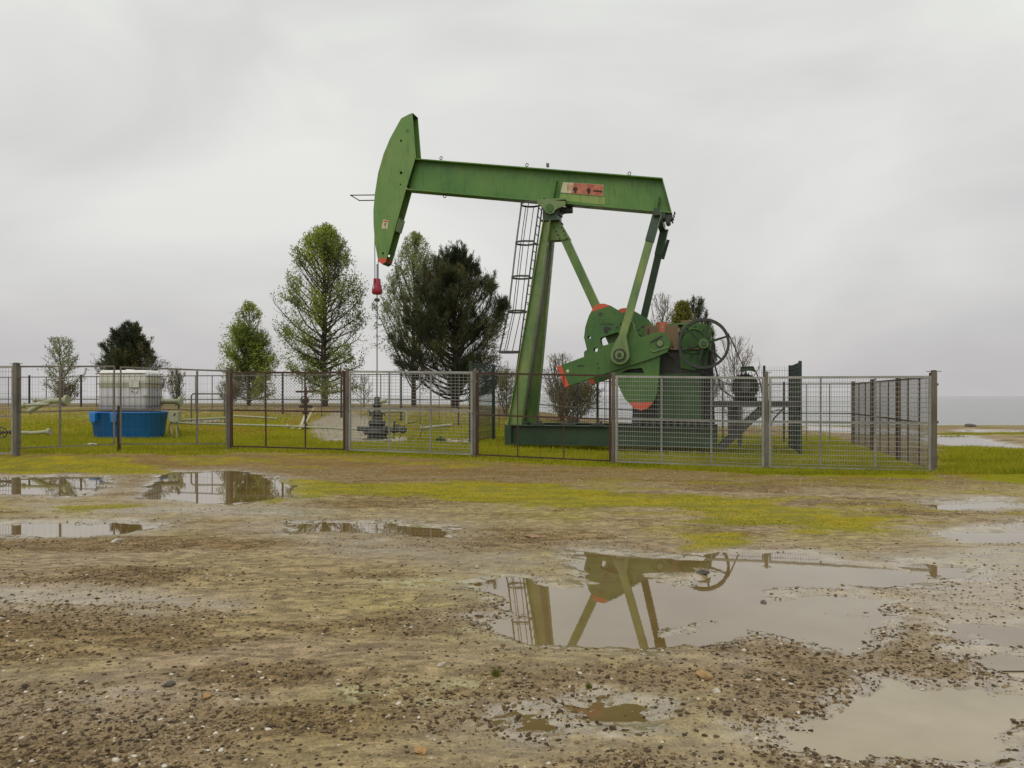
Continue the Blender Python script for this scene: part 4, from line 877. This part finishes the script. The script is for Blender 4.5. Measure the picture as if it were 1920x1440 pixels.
# ------------------------------------------------------------------ fences
def seg_frame(A, B):
    """world frame of a fence bay: root at A, local x towards B"""
    d = np.array(B)-np.array(A); return math.atan2(d[1], d[0]), float(np.linalg.norm(d))
def bay(name, label, A, B, zA, zB, mtf, mtm, bars, H=2.0, mid=1.0, gx=.05, gz_=.10, wv=.005, wh_=.0095, low=.06, fr=.05, cat='fence panel', diamond=False, group='framed mesh panels of the front fence', top_only=None, barw=.035):
    rz, Ln = seg_frame(A, B); root = empty(name, (A[0], A[1], zA), rz); root.rotation_euler = (random.Random(label).uniform(-.012, .012), random.Random(label+'a').uniform(-.003, .003), rz); tag(root, label, cat, group); sl = (zB-zA)/Ln
    f_ = MB()
    P = lambda x, z, y=0: (x, y, z+sl*x)
    e = .07
    f_.bar(P(e, low), P(e, H-.04), fr, fr); f_.bar(P(Ln-e, low), P(Ln-e, H-.04), fr, fr)
    f_.bar(P(e-fr/2, H-.04), P(Ln-e+fr/2, H-.04), fr*.95, fr*.95); f_.bar(P(e, low), P(Ln-e, low), fr*.7, fr*.7)
    f_.build('frame', mtf, root)
    MB().bar(P(e+fr/2, mid), P(Ln-e-fr/2, mid), fr*.8, fr*.8).build('mid_rail', mtf, root)
    for x in bars: MB().bar(P(x*Ln, low+.02, .004), P(x*Ln, H-.065, .004), barw, barw*.8).build('upright_bar', mtf, root)
    w_ = MB(); z0 = low if top_only is None else mid; yy = -.022
    if diamond:
        s = .085; k = int((Ln+H)/s)
        for i in range(-int(H/s), int(Ln/s)):
            for dr in (1, -1):
                xa = i*s if dr > 0 else i*s+(H-.04-z0); zA_ = z0; xb = xa+dr*(H-.04-z0); zB_ = H-.04
                x_lo, x_hi = e, Ln-e
                def cl(xa, za, xb, zb):
                    if xa > xb: xa, za, xb, zb = xb, zb, xa, za
                    if xb < x_lo or xa > x_hi: return None
                    if xa < x_lo: za += (zb-za)*(x_lo-xa)/(xb-xa); xa = x_lo
                    if xb > x_hi: zb = za+(zb-za)*(x_hi-xa)/(xb-xa); xb = x_hi
                    return (xa, za, xb, zb) if xb-xa > .01 else None
                c = cl(xa, zA_, xb, zB_)
                if c: w_.bar(P(c[0], c[1], yy), P(c[2], c[3], yy), wv, wv)
    else:
        x = e+gx
        while x < Ln-e: w_.bar(P(x, z0, yy), P(x, H-.06, yy), wv, wv); x += gx
        z = z0+gz_*.7
        while z < H-.08: w_.bar(P(e, z, yy-.008), P(Ln-e, z, yy-.008), wh_, wh_); z += gz_
    w_.build('wire_mesh', mtm, root); return root
def post(x, y, H, label, mt='galvdark', w=.09, cap=True, name='fence_post', group='posts of the front fence'):
    z = float(gz(x, y)); root = empty(name, (x, y, z), -TH); tag(root, label, 'fence post', group)
    m_ = MB(); m_.box(-w/2, w/2, -w/2, w/2, -.1, H); m_.build('shaft', mt, root, .006)
    c = MB(); c.box(-w*1.3, w*1.3, -.03, .03, H, H+.012); c.box(-w*.4, w*.4, -w*.4, w*.4, H+.012, H+.03); c.build('cap', mt, root)
    for z_ in (.3, 1.0, 1.75): MB().box(-w/2-.03, w/2+.03, -.02, .02, z_, z_+.05).build('clamp', mt, root)
    return root
pts = {k: onray(k, C0, -UX) for k in (1437, 1150, 890, 651, 430)}
pts[1748] = C0; pts[30] = np.array((-11.28, 17.6))
zg = lambda p: float(gz(p[0], p[1]))
post(*pts[1748], 2.03, 'dark weathered corner post at the right end of the front fence', 'postbrown', .10)
post(*pts[1437], 2.03, 'galvanised post between the two right mesh panels', 'galvdark', .075)
post(*pts[1150], 2.02, 'brown post where dark gate meets the long mesh panel', 'postbrown', .07)
post(*pts[890], 2.02, 'brown post right of the wellhead mesh panel', 'postbrown', .075)
post(*pts[651], 2.02, 'post between the rusty gate and the wellhead mesh panel', 'postbrown', .07)
post(*pts[430], 2.05, 'brown weathered post left of the rusty chain link gate', 'postbrown', .085)
post(*pts[30], 2.08, 'thick grey post at the far left of the front fence', 'galvdark', .11)
bay('mesh_panel', 'galvanised mesh panel running to the right corner post', pts[1437], pts[1748], zg(pts[1437]), zg(pts[1748]), 'galv', 'galv', (.335, .66), 1.97)
bay('mesh_panel', 'galvanised mesh panel in front of the gearbox and motor', pts[1150], pts[1437], zg(pts[1150])+.02, zg(pts[1437]), 'galv', 'galv', (.325, .65), 1.97)
bay('pipe_gate', 'dark pipe frame gate in front of the mast foot', pts[890], pts[1150], zg(pts[890])+.02, zg(pts[1150])+.02, 'rust', 'rust', (.32, .655), 1.98, .98, gx=.5, gz_=.9, wv=.004, wh_=.004, fr=.045, cat='gate', barw=.022, group='gates in the front fence')
bay('mesh_panel', 'galvanised mesh panel in front of the wellhead', pts[651], pts[890], zg(pts[651])+.02, zg(pts[890])+.02, 'galv', 'galv', (.34, .665), 1.99, 1.06, gz_=.075, gx=.1, wv=.005, wh_=.008)
bay('chain_link_gate', 'rusty brown gate with chain link mesh in its upper half', pts[430], pts[651], zg(pts[430])+.04, zg(pts[651])+.02, 'rust', 'galvdark', (.32, .655), 1.96, .97, diamond=True, wv=.004, top_only=1, cat='gate', barw=.03, group='gates in the front fence')
gm = onray(220, pts[30], pts[430]-pts[30])
bay('gate_leaf', 'left leaf of the double mesh gate at the far left', pts[30], gm, zg(pts[30]), zg(gm)+.03, 'galvdark', 'galvdark', (.42,), 2.06, .98, gx=.12, gz_=.5, wv=.0016, wh_=.0016, low=.16, fr=.04, cat='gate', barw=.05, group='gates in the front fence')
bay('gate_leaf', 'right leaf of the double mesh gate in front of the blue tub', gm, pts[430], zg(gm)+.03, zg(pts[430])+.0, 'galvdark', 'galvdark', (.70,), 2.04, 1.0, gx=.12, gz_=.5, wv=.0016, wh_=.0016, low=.16, fr=.04, cat='gate', barw=.05, group='gates in the front fence')
dirg = (pts[430]-pts[30])/np.linalg.norm(pts[430]-pts[30])
pl_ = pts[30]-np.array((3.1, .6)); bay('mesh_panel', 'mesh panel cut off by the left edge of the photo', pl_, pts[30], zg(pl_), zg(pts[30]), 'galv', 'galvdark', (.5,), 2.06, .9, gx=.06, gz_=.5, wv=.005, wh_=.006)
MB().box(-.03, .03, -.03, .03, -.05, 1.1).build('drop_bolt_post', 'rust', None, .005, (gm[0], gm[1]+.08, zg(gm)))
tag(bpy.data.objects['drop_bolt_post'], 'short rusty stop post where the double gate leaves meet', 'gate stop')
# long plain fences: yard side (right) and yard back
def railfence(name, label, Ps, H, mtp, mtr, pw=.09, rails=(.98, 1.93), mesh=(.12, .2), wire=.004, mtm='galvdark', cat='fence', zf=zg, spikes=False, uprights=2, group='fences around the yard'):
    root = empty(name, (0, 0, 0)); tag(root, label, cat, group)
    for p in Ps:
        z = zf(p); o = MB(); o.box(-pw/2, pw/2, -pw/2, pw/2, -.1, H+.03); q = o.build('post', mtp, root, .005); q.location = (p[0], p[1], z); q.rotation_euler = (0, 0, -TH)
    for a, b in zip(Ps[:-1], Ps[1:]):
        za, zb = zf(a), zf(b); P = lambda t, z: (a[0]+(b[0]-a[0])*t, a[1]+(b[1]-a[1])*t, za+(zb-za)*t+z)
        r_ = MB(); sdv = (b-a)/np.linalg.norm(b-a); sd3 = (-sdv[1], sdv[0], 0)
        for z in rails: r_.bar(P(.01, z), P(.99, z), .035, .035)
        for k in range(1, uprights+1): r_.bar(P(k/(uprights+1), .08), P(k/(uprights+1), rails[-1]), .025, .025, sd3)
        if rails: r_.build('rail', mtr, root)
        w_ = MB(); Ln = float(np.linalg.norm(b-a)); n = int(Ln/mesh[0])
        top_ = H if spikes else (rails[-1] if rails else H)
        for k in range(1, n): w_.bar(P(k/n, .05), P(k/n, top_), wire, wire, sd3)
        z = .1
        while z < top_-.02: w_.bar(P(0.01, z), P(.99, z), wire*1.2, wire*1.2, (0, 0, 1)); z += mesh[1]
        w_.build('wire_mesh', mtm, root)
    return root
side = [C0+VX*3.2*i for i in range(4)]
side[0] = C0+VX*.12
railfence('side_fence', 'framed mesh fence running back from the right corner post to the sea side', side, 1.98, 'rust', 'rust', .10, mesh=(.05, .1), wire=.005)
e3 = side[3]
back = [e3]+[onray(px, e3, -UX) for px in (1470, 1355, 1240, 1083, 975, 860, 752, 640, 530, 430, 335, 240, 152, 55, -60)]
railfence('back_fence', 'long rail and mesh fence along the back of the yard under the trees', back, 1.98, 'dark', 'galvdark', .06, mesh=(.16, .3), wire=.0035, zf=lambda p: min(zg(p), .42+.0*p[0]))
# green mesh enclosure round the pump
def UV(u, v): return O+UX*u+VX*v
def gpost(p): pass
bk = [UV(u, 2.28) for u in (6.62, 5.9, 3.4, .9, -1.15, -2.5)]
railfence('green_mesh_fence', 'tall dark green wire fence behind the pump with spiked top', bk, 2.42, 'fencegreen', 'fencegreen', .07, rails=(), mesh=(.07, .2), wire=.006, mtm='fencegreen', spikes=True, uprights=0)
railfence('green_mesh_fence', 'dark green wire fence seen edge on right of the motor', [UV(6.62, -.75), UV(6.62, 2.2)], 2.42, 'fencegreen', 'fencegreen', .08, rails=(), mesh=(.05, .1), wire=.016, mtm='fencegreen', spikes=True, uprights=0)
railfence('green_mesh_fence', 'dark green wire fence left of the mast foot', [UV(-2.5, -.2), UV(-2.5, 2.2)], 2.42, 'fencegreen', 'fencegreen', .08, rails=(), mesh=(.05, .2), wire=.007, mtm='fencegreen', spikes=True, uprights=0)

# ------------------------------------------------------------------ tank, tub and yard hardware
def at(px, py, z=None, Yd=None):
    y = Yd if Yd else (CH-(z or 0))*F/(py-HZ); return np.array(((px-960)/F*y, y))
ty = 24.3; tx = (243-960)/F*ty; tz = gh(tx, ty)
tub = empty('tub', (tx, ty, tz), -.12); tub.scale = (.90, .9, 1); tag(tub, 'big blue plastic catch tub standing under the white caged tank', 'tub')
tm = MB(); secs = [(1.10, .55, 0), (1.14, .58, .02), (1.24, .68, .76), (1.29, .73, .78), (1.29, .73, .82), (1.22, .66, .82), (1.07, .52, .08)]
def rr(a, b, z, n=40):
    out = []
    for i in range(n):
        t = 2*math.pi*i/n; c, s = math.cos(t), math.sin(t); out.append((a*math.copysign(abs(c)**.55, c), b*math.copysign(abs(s)**.55, s), z))
    return out
vs = []; 
for a, b_, z in secs: vs += rr(a, b_, z)
fs = [(i*40+j, i*40+(j+1) % 40, (i+1)*40+(j+1) % 40, (i+1)*40+j) for i in range(len(secs)-1) for j in range(40)]+[tuple(range(240, 280))]
tm.add(vs, fs, 0, True); tm.build('shell', 'blue', tub)
for x_ in (-.86, -.10):
    lg = MB(); lg.plate([(x_-.11, .80), (x_+.13, .80), (x_+.11, .50), (x_-.08, .50)], -.80, -.60); lg.build('lifting_lug', 'bluelite', tub, .02)
ibc = empty('caged_tank', (tx+.02, ty, tz+.20), -.12); ibc.scale = (1, 1, 1.06); tag(ibc, 'white caged liquid tank standing inside the blue tub', 'tank')
W2, D2, Z0, Z1 = .80, .44, .80, 2.02
bt = MB()
def rbox(mb, w_, d_, z0, z1, mi, zs=None):
    vs = []; zs = zs or [z0, z1]
    for z, sc in zs: vs += rr_(w_*sc, d_*sc, z)
    n_ = 32; mb.add(vs, [(i*n_+j, i*n_+(j+1) % n_, (i+1)*n_+(j+1) % n_, (i+1)*n_+j) for i in range(len(zs)-1) for j in range(n_)]+[tuple(range((len(zs)-1)*n_, len(zs)*n_)), tuple(range(n_))[::-1]], mi, True)
def rr_(a, b, z, n=32):
    out = []
    for i in range(n):
        t = 2*math.pi*(i+.5)/n; c, s = math.cos(t), math.sin(t); out.append((a*math.copysign(abs(c)**.16, c), b*math.copysign(abs(s)**.16, s), z))
    return out
rbox(bt, W2, D2, 0, 0, 1, [(.62, .97), (.64, 1), (1.28, 1)]); rbox(bt, W2, D2, 0, 0, 0, [(1.283, 1), (1.66, 1), (1.76, .975), (1.80, .9)])
bt.cyl((.0, 0, 1.79), (0, 0, 1.83), .12, 18, 0); bt.build('bottle', ['plastic', 'plasticlow'], ibc)
cgm = MB(); 
for z in (.52, .76, 1.02, 1.40, 1.62):
    for s in (-1, 1):
        cgm.tube([(-W2-.02, s*(D2+.02), z), (W2+.02, s*(D2+.02), z)], .006, 5); cgm.tube([(s*(W2+.02), -D2-.02, z), (s*(W2+.02), D2+.02, z)], .013, 5)
for i in range(10):
    x_ = -W2-.02+(2*W2+.04)*i/9
    for s in (-1, 1): cgm.tube([(x_, s*(D2+.03), .42), (x_, s*(D2+.03), 1.70)], .005, 5)
for i in range(1, 6):
    y_ = -D2+2*D2*i/6
    for s in (-1, 1): cgm.tube([(s*(W2+.03), y_, .42), (s*(W2+.03), y_, 1.70)], .012, 5)
for s in (-1, 1): cgm.tube([(-W2-.02, s*(D2+.02), 1.70), (W2+.02, s*(D2+.02), 1.70)], .015, 5)
cgm.build('cage', 'galvdark', ibc)
pal = MB(); pal.box(-W2, W2, -D2, D2, .50, .60, 0); pal.box(-W2, W2, -D2, D2, .02, .07, 0)
for x_ in (-.8, -.05, .75):
    for y_ in (-.28, .28): pal.box(x_-.12, x_+.12, y_-.09, y_+.09, .07, .50, 1)
pal.box(-.5, .5, -.3, .3, .07, .5, 2); pal.build('pallet', ['dark', 'plasticlow', 'dark'], ibc)
lb = MB(); lb.box(.28, .60, -D2-.046, -D2-.044, 1.30, 1.52, 0); lb.box(.70, .84, -D2-.046, -D2-.044, 1.06, 1.22, 0)
for x_ in (.36, .50): lb.plate([(x_-.05, 1.2), (x_, 1.25), (x_+.05, 1.2), (x_, 1.15)], -D2-.046, -D2-.044, mi=0)
lb.plate([(.33, 1.195), (.39, 1.195), (.37, 1.17), (.35, 1.17)], -D2-.049, -D2-.0465, mi=1); lb.build('label_sticker', ['white', 'dark'], ibc)
# small control box on legs
cx_, cy_ = at(328, 0, Yd=24.2); cz = gh(cx_, cy_); cbx = empty('control_box', (cx_, cy_, cz)); tag(cbx, 'pale grey switch box on two legs right of the blue tub', 'control box')
MB().box(-.16, .16, -.12, .12, .52, .86).build('box', 'pipe', cbx, .012); MB().plate([(.0, .70), (.05, .72), (.09, .80), (.03, .78)], -.13, -.121).build('lightning_mark', 'dark', cbx)
for s in (-.1, .06): MB().box(s-.02, s+.02, -.02, .02, 0, .52).build('leg', 'pipe', cbx)
m_ = MB(); m_.tube([(-.12, 0, .54), (-.2, 0, .3), (-.1, -.05, .1), (.02, -.1, .02)], .012, 6); m_.tube([(.05, 0, .54), (.1, 0, .3), (.2, 0, .06)], .012, 6); m_.build('cable', 'rubber', cbx)
def pipe(name, label, pxs, r, mt='pipe', flange=(), wheels=(), grp='pale pipes on the yard grass'):
    """pxs: (px, py, Y) photo points with their distances"""
    P3 = [Vector(((a-960)/F*y, y, CH+(HZ-b)/F*y)) for a, b, y in pxs]; c = P3[0]
    root = empty(name, (c.x, c.y, gh(c.x, c.y))); tag(root, label, 'pipe', grp); o = Vector(root.location)
    m_ = MB().tube([p-o for p in P3], r, 10); m_.build('pipe_run', mt, root)
    for i in flange:
        p = P3[i]-o; d = (P3[min(i+1, len(P3)-1)]-P3[max(i-1, 0)]).normalized(); MB().cyl(p-d*.04, p+d*.04, r*1.9, 14).build('flange', mt, root, .004)
    for i, r2 in wheels:
        p = P3[i]-o; m_ = MB().ring(p+Vector((0, -.05, .0)), r2, .016, (0, 1, 0), 24, 6)
        for k in range(3): d = Vector((math.cos(k*1.047), 0, math.sin(k*1.047))); m_.tube([p-d*r2+Vector((0, -.05, 0)), p+d*r2+Vector((0, -.05, 0))], .01, 5)
        m_.build('hand_wheel', 'dark', root)
    return root
pipe('pipe', 'thick pale pipe curving over the grass at the far left', [(54, 772, 25), (70, 762, 25), (88, 754, 25), (100, 751.5, 25), (125, 750.5, 25)], .09, flange=(4,))
pipe('pipe', 'pale pipe with dark valve below the far left sapling', [(44, 760, 24), (70, 759, 24), (92, 758, 24)], .045, flange=(0,))
pipe('pipe', 'pale pipe stub with dark flange behind the far left sapling', [(66, 750.5, 27), (95, 751, 27)], .04, flange=(0,))
pipe('pipe', 'low rusty yellow pipe lying by the far left post', [(34, 811, 20.5), (60, 812, 20.5), (92, 809.5, 20.5)], .05, 'pipe', (2,))
pipe('valve', 'dark hand wheel valve at the left edge of the photo', [(-8, 811, 19.6), (6, 811, 19.6), (22, 810, 19.6)], .03, 'dark', (2,), ((1, .13),))
pipe('pipe', 'pale horizontal pipe end right of the white tank', [(300, 753, 25.5), (338, 753, 25.5)], .085, flange=(0, 1))
pipe('pipe', 'thin pale pipe across the grass right of the switch box', [(318, 789, 26), (380, 786, 26), (430, 783, 26.5)], .04)
pipe('pipe', 'long pale pipe lying behind the rusty gate', [(325, 793, 25), (430, 796, 25), (540, 799, 24.6), (690, 806, 24)], .035, flange=(2,))
pipe('pipe', 'back pale pipe running behind the rusty gate', [(438, 780, 27), (480, 782, 27), (520, 785, 27)], .035)
pipe('pipe', 'pale slanting pipe on the grass right of the wellhead', [(792, 803, 24.5), (806, 801, 24.5), (828, 798.5, 24.5), (848, 796.5, 24.5)], .045, flange=(0,))
pipe('pipe', 'low pale pipe in front of the green fence foot', [(868, 829, 22.5), (880, 830, 22.4)], .03)
gf = MB(); p = at(365, 0, Yd=27.5); zf_ = gh(p[0], p[1])
gf.tube([(-.12, 0, 0), (-.12, 0, 1.05), (-.06, 0, 1.12), (1.0, 0, 1.12), (1.06, 0, 1.05), (1.06, 0, 0)], .028, 8); gf.tube([(-.12, 0, .55), (1.06, 0, .55)], .02, 6)
o = gf.build('guard_rail', 'galvdark', None, 0, (p[0], p[1], zf_)); tag(o, 'grey bent tube guard rail left of the small green tree', 'guard rail')
# plants among the pipes left of the gate
rt = random.Random(8)
for i, (px, py, lab) in enumerate(((372, 772, 'pale broken rubble heap behind the switch box'), (398, 771, 'second rubble heap beside the guard rail'), (745, 818, 'pale rubble strip right of the wellhead foot'), (862, 830, 'small pale rubble at the foot of the green fence'))):
    c = at(px, py, Yd=(28 if i < 2 else 23.3)); z = gh(*c); m_ = MB()
    for k in range(34):
        a_ = rt.gauss(0, .2), rt.gauss(0, .08); s_ = rt.uniform(.03, .10); r3 = rt.random()*3
        m_.bar((a_[0], a_[1], s_*.3), (a_[0]+s_*1.6*math.cos(r3), a_[1]+s_*math.sin(r3), s_*rt.uniform(.6, 1.6)), s_, s_*.7)
    o = m_.build('rubble_heap', 'palestone', None, .01, (c[0], c[1], z-.01)); tag(o, lab, 'rubble', 'rubble in the yard')
# christmas tree valve stand with white boards
c = at(573, 0, Yd=27.2); z = gh(*c); st = empty('valve_stand', (c[0], c[1], z)); tag(st, 'rusty valve stand with white boards leaning on it behind the rusty gate', 'valve stand')
m_ = MB(); m_.lathe((0, 0, 0), [(.12, 0), (.12, .1), (.05, .12), (.05, .5), (.1, .52), (.1, .62), (.06, .64), (.06, .9), (.12, .92), (.12, 1.05), (.05, 1.06), (.05, 1.45)], 14); m_.cyl((-.22, 0, .78), (.24, 0, .78), .05, 10); m_.cyl((-.35, 0, 1.3), (.3, 0, 1.3), .035, 8); m_.build('valve_stack', 'rust', st)
MB().ring((0, -.15, 1.0), .13, .02, (0, 1, 0), 20, 6).cyl((0, -.15, 1), (0, 0, 1), .02, 6).build('hand_wheel', 'rust', st)
MB().bar((-.12, -.35, 0), (.02, -.1, .5), .07, .02).build('board', 'white', st); MB().bar((.0, -.3, .06), (.32, -.12, .75), .05, .02).build('board', 'white', st); MB().bar((-.42, -.3, .02), (.0, -.28, .16), .05, .02).build('board', 'white', st)
# wellhead
c = onray(707, O, UX); z = gh(*c); wl = empty('wellhead', (c[0], c[1], z), -TH); tag(wl, 'dark oil wellhead stack under the polished rod with pipe fittings', 'wellhead')
m_ = MB(); m_.lathe((0, 0, 0), [(.46, 0), (.46, .08), (.30, .09), (.30, .22), (.42, .24), (.42, .32), (.25, .34), (.22, .50), (.27, .52), (.27, .60), (.18, .62), (.16, .8), (.20, .82), (.20, .90), (.10, .92), (.10, 1.05), (.13, 1.06), (.13, 1.16), (.09, 1.17), (.09, 1.35), (.05, 1.37)], 20)
for zz_ in (.27, .55, .85): 
    for k in range(8): a_ = k*.785; m_.cyl((.36*math.cos(a_)*(1.05 if zz_ < .3 else .66), .36*math.sin(a_)*(1.05 if zz_ < .3 else .66), zz_-.08), (.36*math.cos(a_)*(1.05 if zz_ < .3 else .66), .36*math.sin(a_)*(1.05 if zz_ < .3 else .66), zz_+.1), .02, 6)
m_.build('casing_stack', 'dark', wl)
m_ = MB(); m_.tube([(-.6, -.1, .38), (1.0, -.1, .36)], .07, 10); 
for x_ in (.35, .62, .9): m_.cyl((x_-.03, -.1, .36), (x_+.03, -.1, .36), .13, 14)
m_.tube([(.62, -.1, .36), (.62, -.1, .6), (.66, -.1, .62)], .03, 8); m_.build('flow_line', 'dark', wl)
MB().tube([(.12, 0, .88), (.35, 0, .92), (.85, 0, .94), (.98, 0, .9), (.98, 0, .55)], .045, 10).build('riser_pipe', 'pipe', wl); MB().tube([(-.1, 0, .86), (-.2, 0, .9), (-.32, 0, .98)], .05, 10).cyl((-.34, 0, .93), (-.27, 0, 1.02), .08, 12).build('side_valve', 'pipe', wl)
MB().cyl((.16, -.1, 1.22), (.34, -.1, 1.24), .065, 12).tube([(.1, 0, 1.15), (.25, -.05, 1.22), (.45, -.05, 1.2)], .02, 6).build('stuffing_box_cup', 'pipe', wl)
MB().tube([(1.0, 0, .55), (1.35, 0, .62), (1.5, 0, .5), (1.4, 0, .1)], .012, 6).build('hose', 'rubber', wl); MB().ring((.75, -.2, .15), .12, .014, (0, 1, 0), 20, 6).ring((.75, -.2, .5), .10, .014, (0, .3, 1), 20, 6).build('hand_wheel', 'dark', wl)
sl_ = MB(); sl_.box(-1.5, .55, -.75, .6, -.1, .06); o = sl_.build('concrete_slab', 'concrete', None, .01, (c[0], c[1]-.1, z)); o.rotation_euler = (0, 0, -TH); kind(o, 'structure')
c = at(826, 0, Yd=23.2); m_ = MB(); rt = random.Random(3)
for k in range(500):
    a_, b_ = rt.random()*6.28, rt.random()*1.4; r_ = .14*rt.random()**.4; p = Vector((math.cos(a_)*math.sin(b_)*r_*1.3, math.sin(a_)*math.sin(b_)*r_, math.cos(b_)*r_+.03)); d = Vector((rt.gauss(0, 1), rt.gauss(0, 1), rt.gauss(0, 1))).normalized()*.035; e_ = d.orthogonal()*.5
    m_.add([p-e_, p+e_, p+d], [(0, 1, 2)])
o = m_.build('weed_clump', 'poplar', None, 0, (c[0], c[1], gh(*c))); tag(o, 'dark green weed clump on the grass below the slanting pipe', 'weed')
